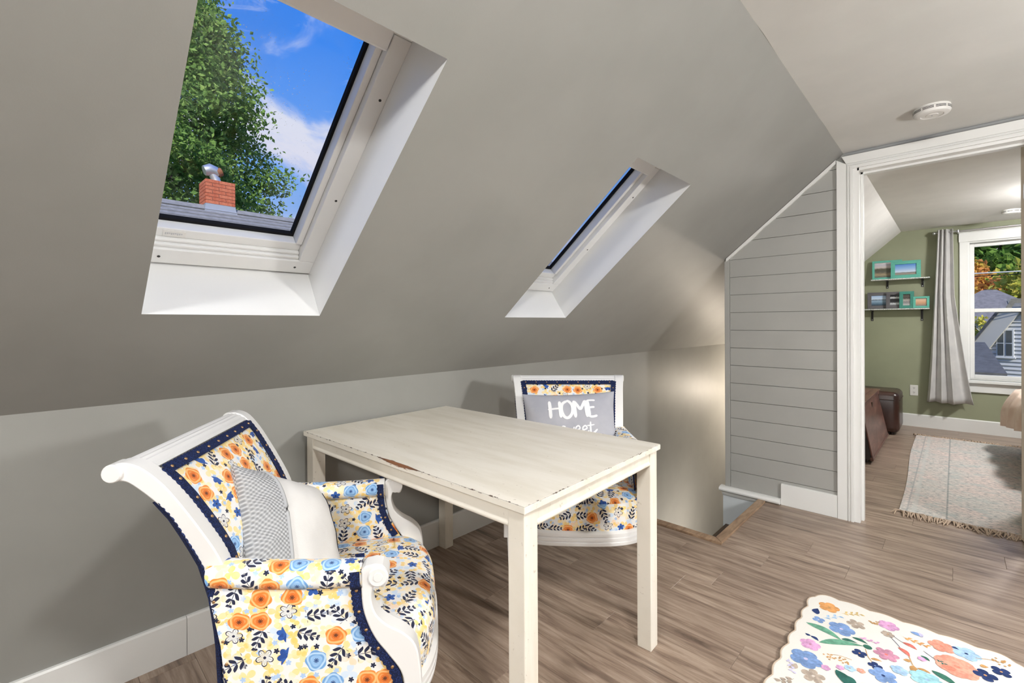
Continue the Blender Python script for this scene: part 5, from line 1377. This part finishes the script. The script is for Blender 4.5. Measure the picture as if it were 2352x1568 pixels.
def tree(name, base, cz, rad, nclump, nleaf, lsize, lm, label, seed, shell=.55, rclump=.8, cat='tree', group=None, half=None):
    R_ = random.Random(seed); root = tag(empty(name, base), label, cat, group)
    V, F = [], []; clumps = []
    while len(clumps) < nclump:
        d = Vector((R_.gauss(0, 1), R_.gauss(0, 1), R_.gauss(0, 1))).normalized(); q = lerp(shell, 1, R_.random()**.5)
        lump = 1+.16*noise.noise(d*2.3+Vector((seed, 0, 0)))
        p = Vector((d.x*rad[0], d.y*rad[1], d.z*rad[2]))*q*lump
        if p.z < -rad[2]*.55: continue
        clumps.append(p)
    for c in clumps:
        for k in range(nleaf):
            o_ = Vector((R_.gauss(0, .45), R_.gauss(0, .45), R_.gauss(0, .30)))*rclump; p = c+o_+Vector((0, 0, cz))
            n = Vector((R_.gauss(0, 1), R_.gauss(0, 1), R_.gauss(.6, 1))).normalized(); t = n.orthogonal().normalized(); t.rotate(Matrix.Rotation(R_.random()*6.28, 3, n)); b_ = n.cross(t)
            s_ = lsize*R_.uniform(.6, 1.3); i0 = len(V)
            V += [p-t*s_, p-b_*s_*.62+n*s_*.15, p+t*s_, p+b_*s_*.62+n*s_*.15]; F.append((i0, i0+1, i0+2, i0+3))
    me = bpy.data.meshes.new('foliage'); me.from_pydata([tuple(v) for v in V], [], F); me.materials.append(MATS[lm])
    obj('foliage', me, lm, root, kind='stuff')
    mb = MB(); r0 = rad[0]*.055+.06; mb.tube([(0, 0, -.2), (0, 0, cz*.4), (.1, .05, cz), (.0, .1, cz+rad[2]*.6)], [r0*1.3, r0, r0*.7, r0*.25], 8)
    for k in range(9):
        a = k*2.4; z0 = cz*.55+k*.08*rad[2]; mb.tube([(0, 0, z0), (rad[0]*.4*cos(a), rad[1]*.4*sin(a), z0+rad[2]*.25), (rad[0]*.72*cos(a), rad[1]*.72*sin(a), z0+rad[2]*.42)], [r0*.55, r0*.3, r0*.1], 6)
    obj('trunk', mb, 'bark', root, smooth=60)
    return root
tree('maple_tree', (-16.4, 1.1, -3.1), 8.3, (4.3, 4.85, 7.9), 680, 210, .078, 'maple_leaf', 'large leafy green maple towering behind the neighbouring roof', 4, .60, .80)
GT = 'autumn trees beyond the bedroom window'
tree('green_tree', (4.2, 45.0, -3.1), 7.0, (5.5, 4.5, 5.6), 330, 70, .24, 'green_leaf', 'tall dark green tree furthest back outside the bedroom window', 8, .5, 1.0, group=GT)
tree('orange_tree', (3.15, 36.0, -3.1), 5.0, (1.6, 1.6, 2.5), 90, 70, .15, 'orange_leaf', 'orange autumn tree in the middle of the bedroom window view', 9, .4, .6, group=GT)
tree('yellow_tree', (4.9, 31.0, -3.1), 4.6, (1.7, 1.9, 2.5), 110, 70, .15, 'yellow_leaf', 'yellow green autumn tree in front at the right of the window view', 10, .4, .7, group=GT)
tree('yellow_tree', (2.38, 20.3, -3.1), 3.5, (.40, .45, 1.0), 30, 50, .07, 'yellow_leaf', 'small yellowing tree beside the purple grey roof', 12, .4, .22, group=GT)

# houses seen through the bedroom window
h1 = tag(empty('far_house', (0, 22, 0)), 'far house with purple grey hip roof below the autumn trees', 'house')
mb = MB(); mb.loft([[(1.0, 0, 1.1), (4.6, 0, 1.1), (4.6, 5, 1.1), (1.0, 5, 1.1)], [(2.63, 1.6, 2.25), (3.0, 1.6, 2.25), (3.0, 3.4, 2.25), (2.63, 3.4, 2.25)]]); obj('roof', mb, 'purple_shingle', h1)
mb = MB(); mb.box(1.2, 4.4, .2, 4.8, -3.1, 1.1); obj('walls', mb, 'cream_wall', h1)
mb = MB(); mb.box(2.70, 2.90, 2.0, 2.2, 2.25, 2.29); obj('roof_vent', mb, 'dark_shingle', h1)
h2 = tag(empty('garage', (0, 18, 0)), 'low building with mossy brown roof in front of the yellow tree', 'house')
mb = MB(); mb.prism([(2.78, 1.20), (3.02, 1.74), (5.6, 1.74), (5.6, 1.62), (3.08, 1.62), (2.86, 1.16)], 0, .05)
mb.add([(3.0, -.2, 1.40), (5.6, -.2, 1.40), (5.6, 1.3, 1.78), (3.0, 1.3, 1.78)], [(0, 1, 2, 3)]); mb.add([(3.0, -.2, 1.34), (5.6, -.2, 1.34), (5.6, 1.3, 1.72), (3.0, 1.3, 1.72)], [(0, 1, 2, 3)]); obj('roof', mb, 'mossy_shingle', h2)
mb = MB(); mb.box(3.0, 5.5, 0, 1.2, -3.1, 1.36); obj('walls', mb, 'cream_wall', h2)
# near gabled house: siding wall, rake overhang, twin window, lower dark roof
h3 = tag(empty('gabled_house', (.133, 13.752, 0), -math.radians(20)), 'pale clapboard house with raking eave and twin windows outside the bedroom', 'house')
wl_ = [(2.20, .62), (2.60, 1.30), (3.9, 1.30), (3.9, -3.1), (2.20, -3.1)]
mb = MB(); mb.prism(wl_, .03, 4.0); obj('walls', mb, 'house_siding', h3)
mb = MB(); z = -.6
while z < 1.22:
    xl = 2.20 if z < .62 else 2.20+(z-.62)*.595
    mb.prism([(.03, z), (-.002, z), (.026, z+.075), (.03, z+.075)], xl, 3.8, 'x'); z += .075
obj('clapboards', mb, 'house_siding', h3, kind='stuff')
mb = MB(); mb.prism([(1.97, .28), (2.18, .16), (2.86, 1.30), (2.62, 1.36)], -.07, .0); obj('rake_overhang', mb, 'soffit_grey', h3)
mb = MB(); mb.prism([(1.93, .31), (1.97, .29), (2.63, 1.37), (2.60, 1.40)], -.10, .0); mb.box(2.60, 3.95, -.08, 2.0, 1.31, 1.38); obj('roof', mb, 'dark_shingle', h3)
for x0 in (2.548, 2.664):
    mb = MB(); mb.box(x0-.012, x0+.112, -.02, .01, .46, .99); wn = obj('window', mb, 'house_trim', h3)
    mb = MB(); mb.box(x0+.008, x0+.09, -.026, -.019, .49, .715); mb.box(x0+.008, x0+.09, -.026, -.019, .735, .965); obj('pane', mb, 'house_pane', wn)
mb = MB(); mb.box(2.52, 2.80, -.03, .01, .435, .46); obj('window_sill', mb, 'house_trim', h3)
pr = empty('porch_roof'); pr.parent = h3; pr.matrix_parent_inverse = h3.matrix_basis.inverted()
mb = MB(); mb.loft([[(.6, 10.6, .26), (2.53, 10.6, .26), (2.53, 12.6, .26), (.6, 12.6, .26)], [(.6, 10.6, .32), (2.53, 10.6, .32), (2.53, 12.6, .32), (.6, 12.6, .32)], [(.8, 12.0, .752), (2.335, 12.0, .752), (2.335, 12.3, .752), (.8, 12.3, .752)]]); obj('roof_slope', mb, 'dark_shingle', pr)
mb = MB(); mb.box(.7, 2.44, 10.75, 12.5, -3.1, .26); obj('porch_walls', mb, 'house_siding', pr)
for i, (za, zb, r_) in enumerate(((2.02, 2.03, .012), (1.97, 1.93, .008))):
    mb = MB(); mb.tube([(-2, 0, za+.02), (2.6, 0, za), (8, 0, zb)], r_, 6)
    tag(obj('power_cable', mb, 'house_trim' if i == 0 else 'black_rubber', loc=(0, 12, 0)), ['pale upper overhead cable crossing the bedroom window view', 'thin dark overhead cable below the pale one'][i], 'cable')
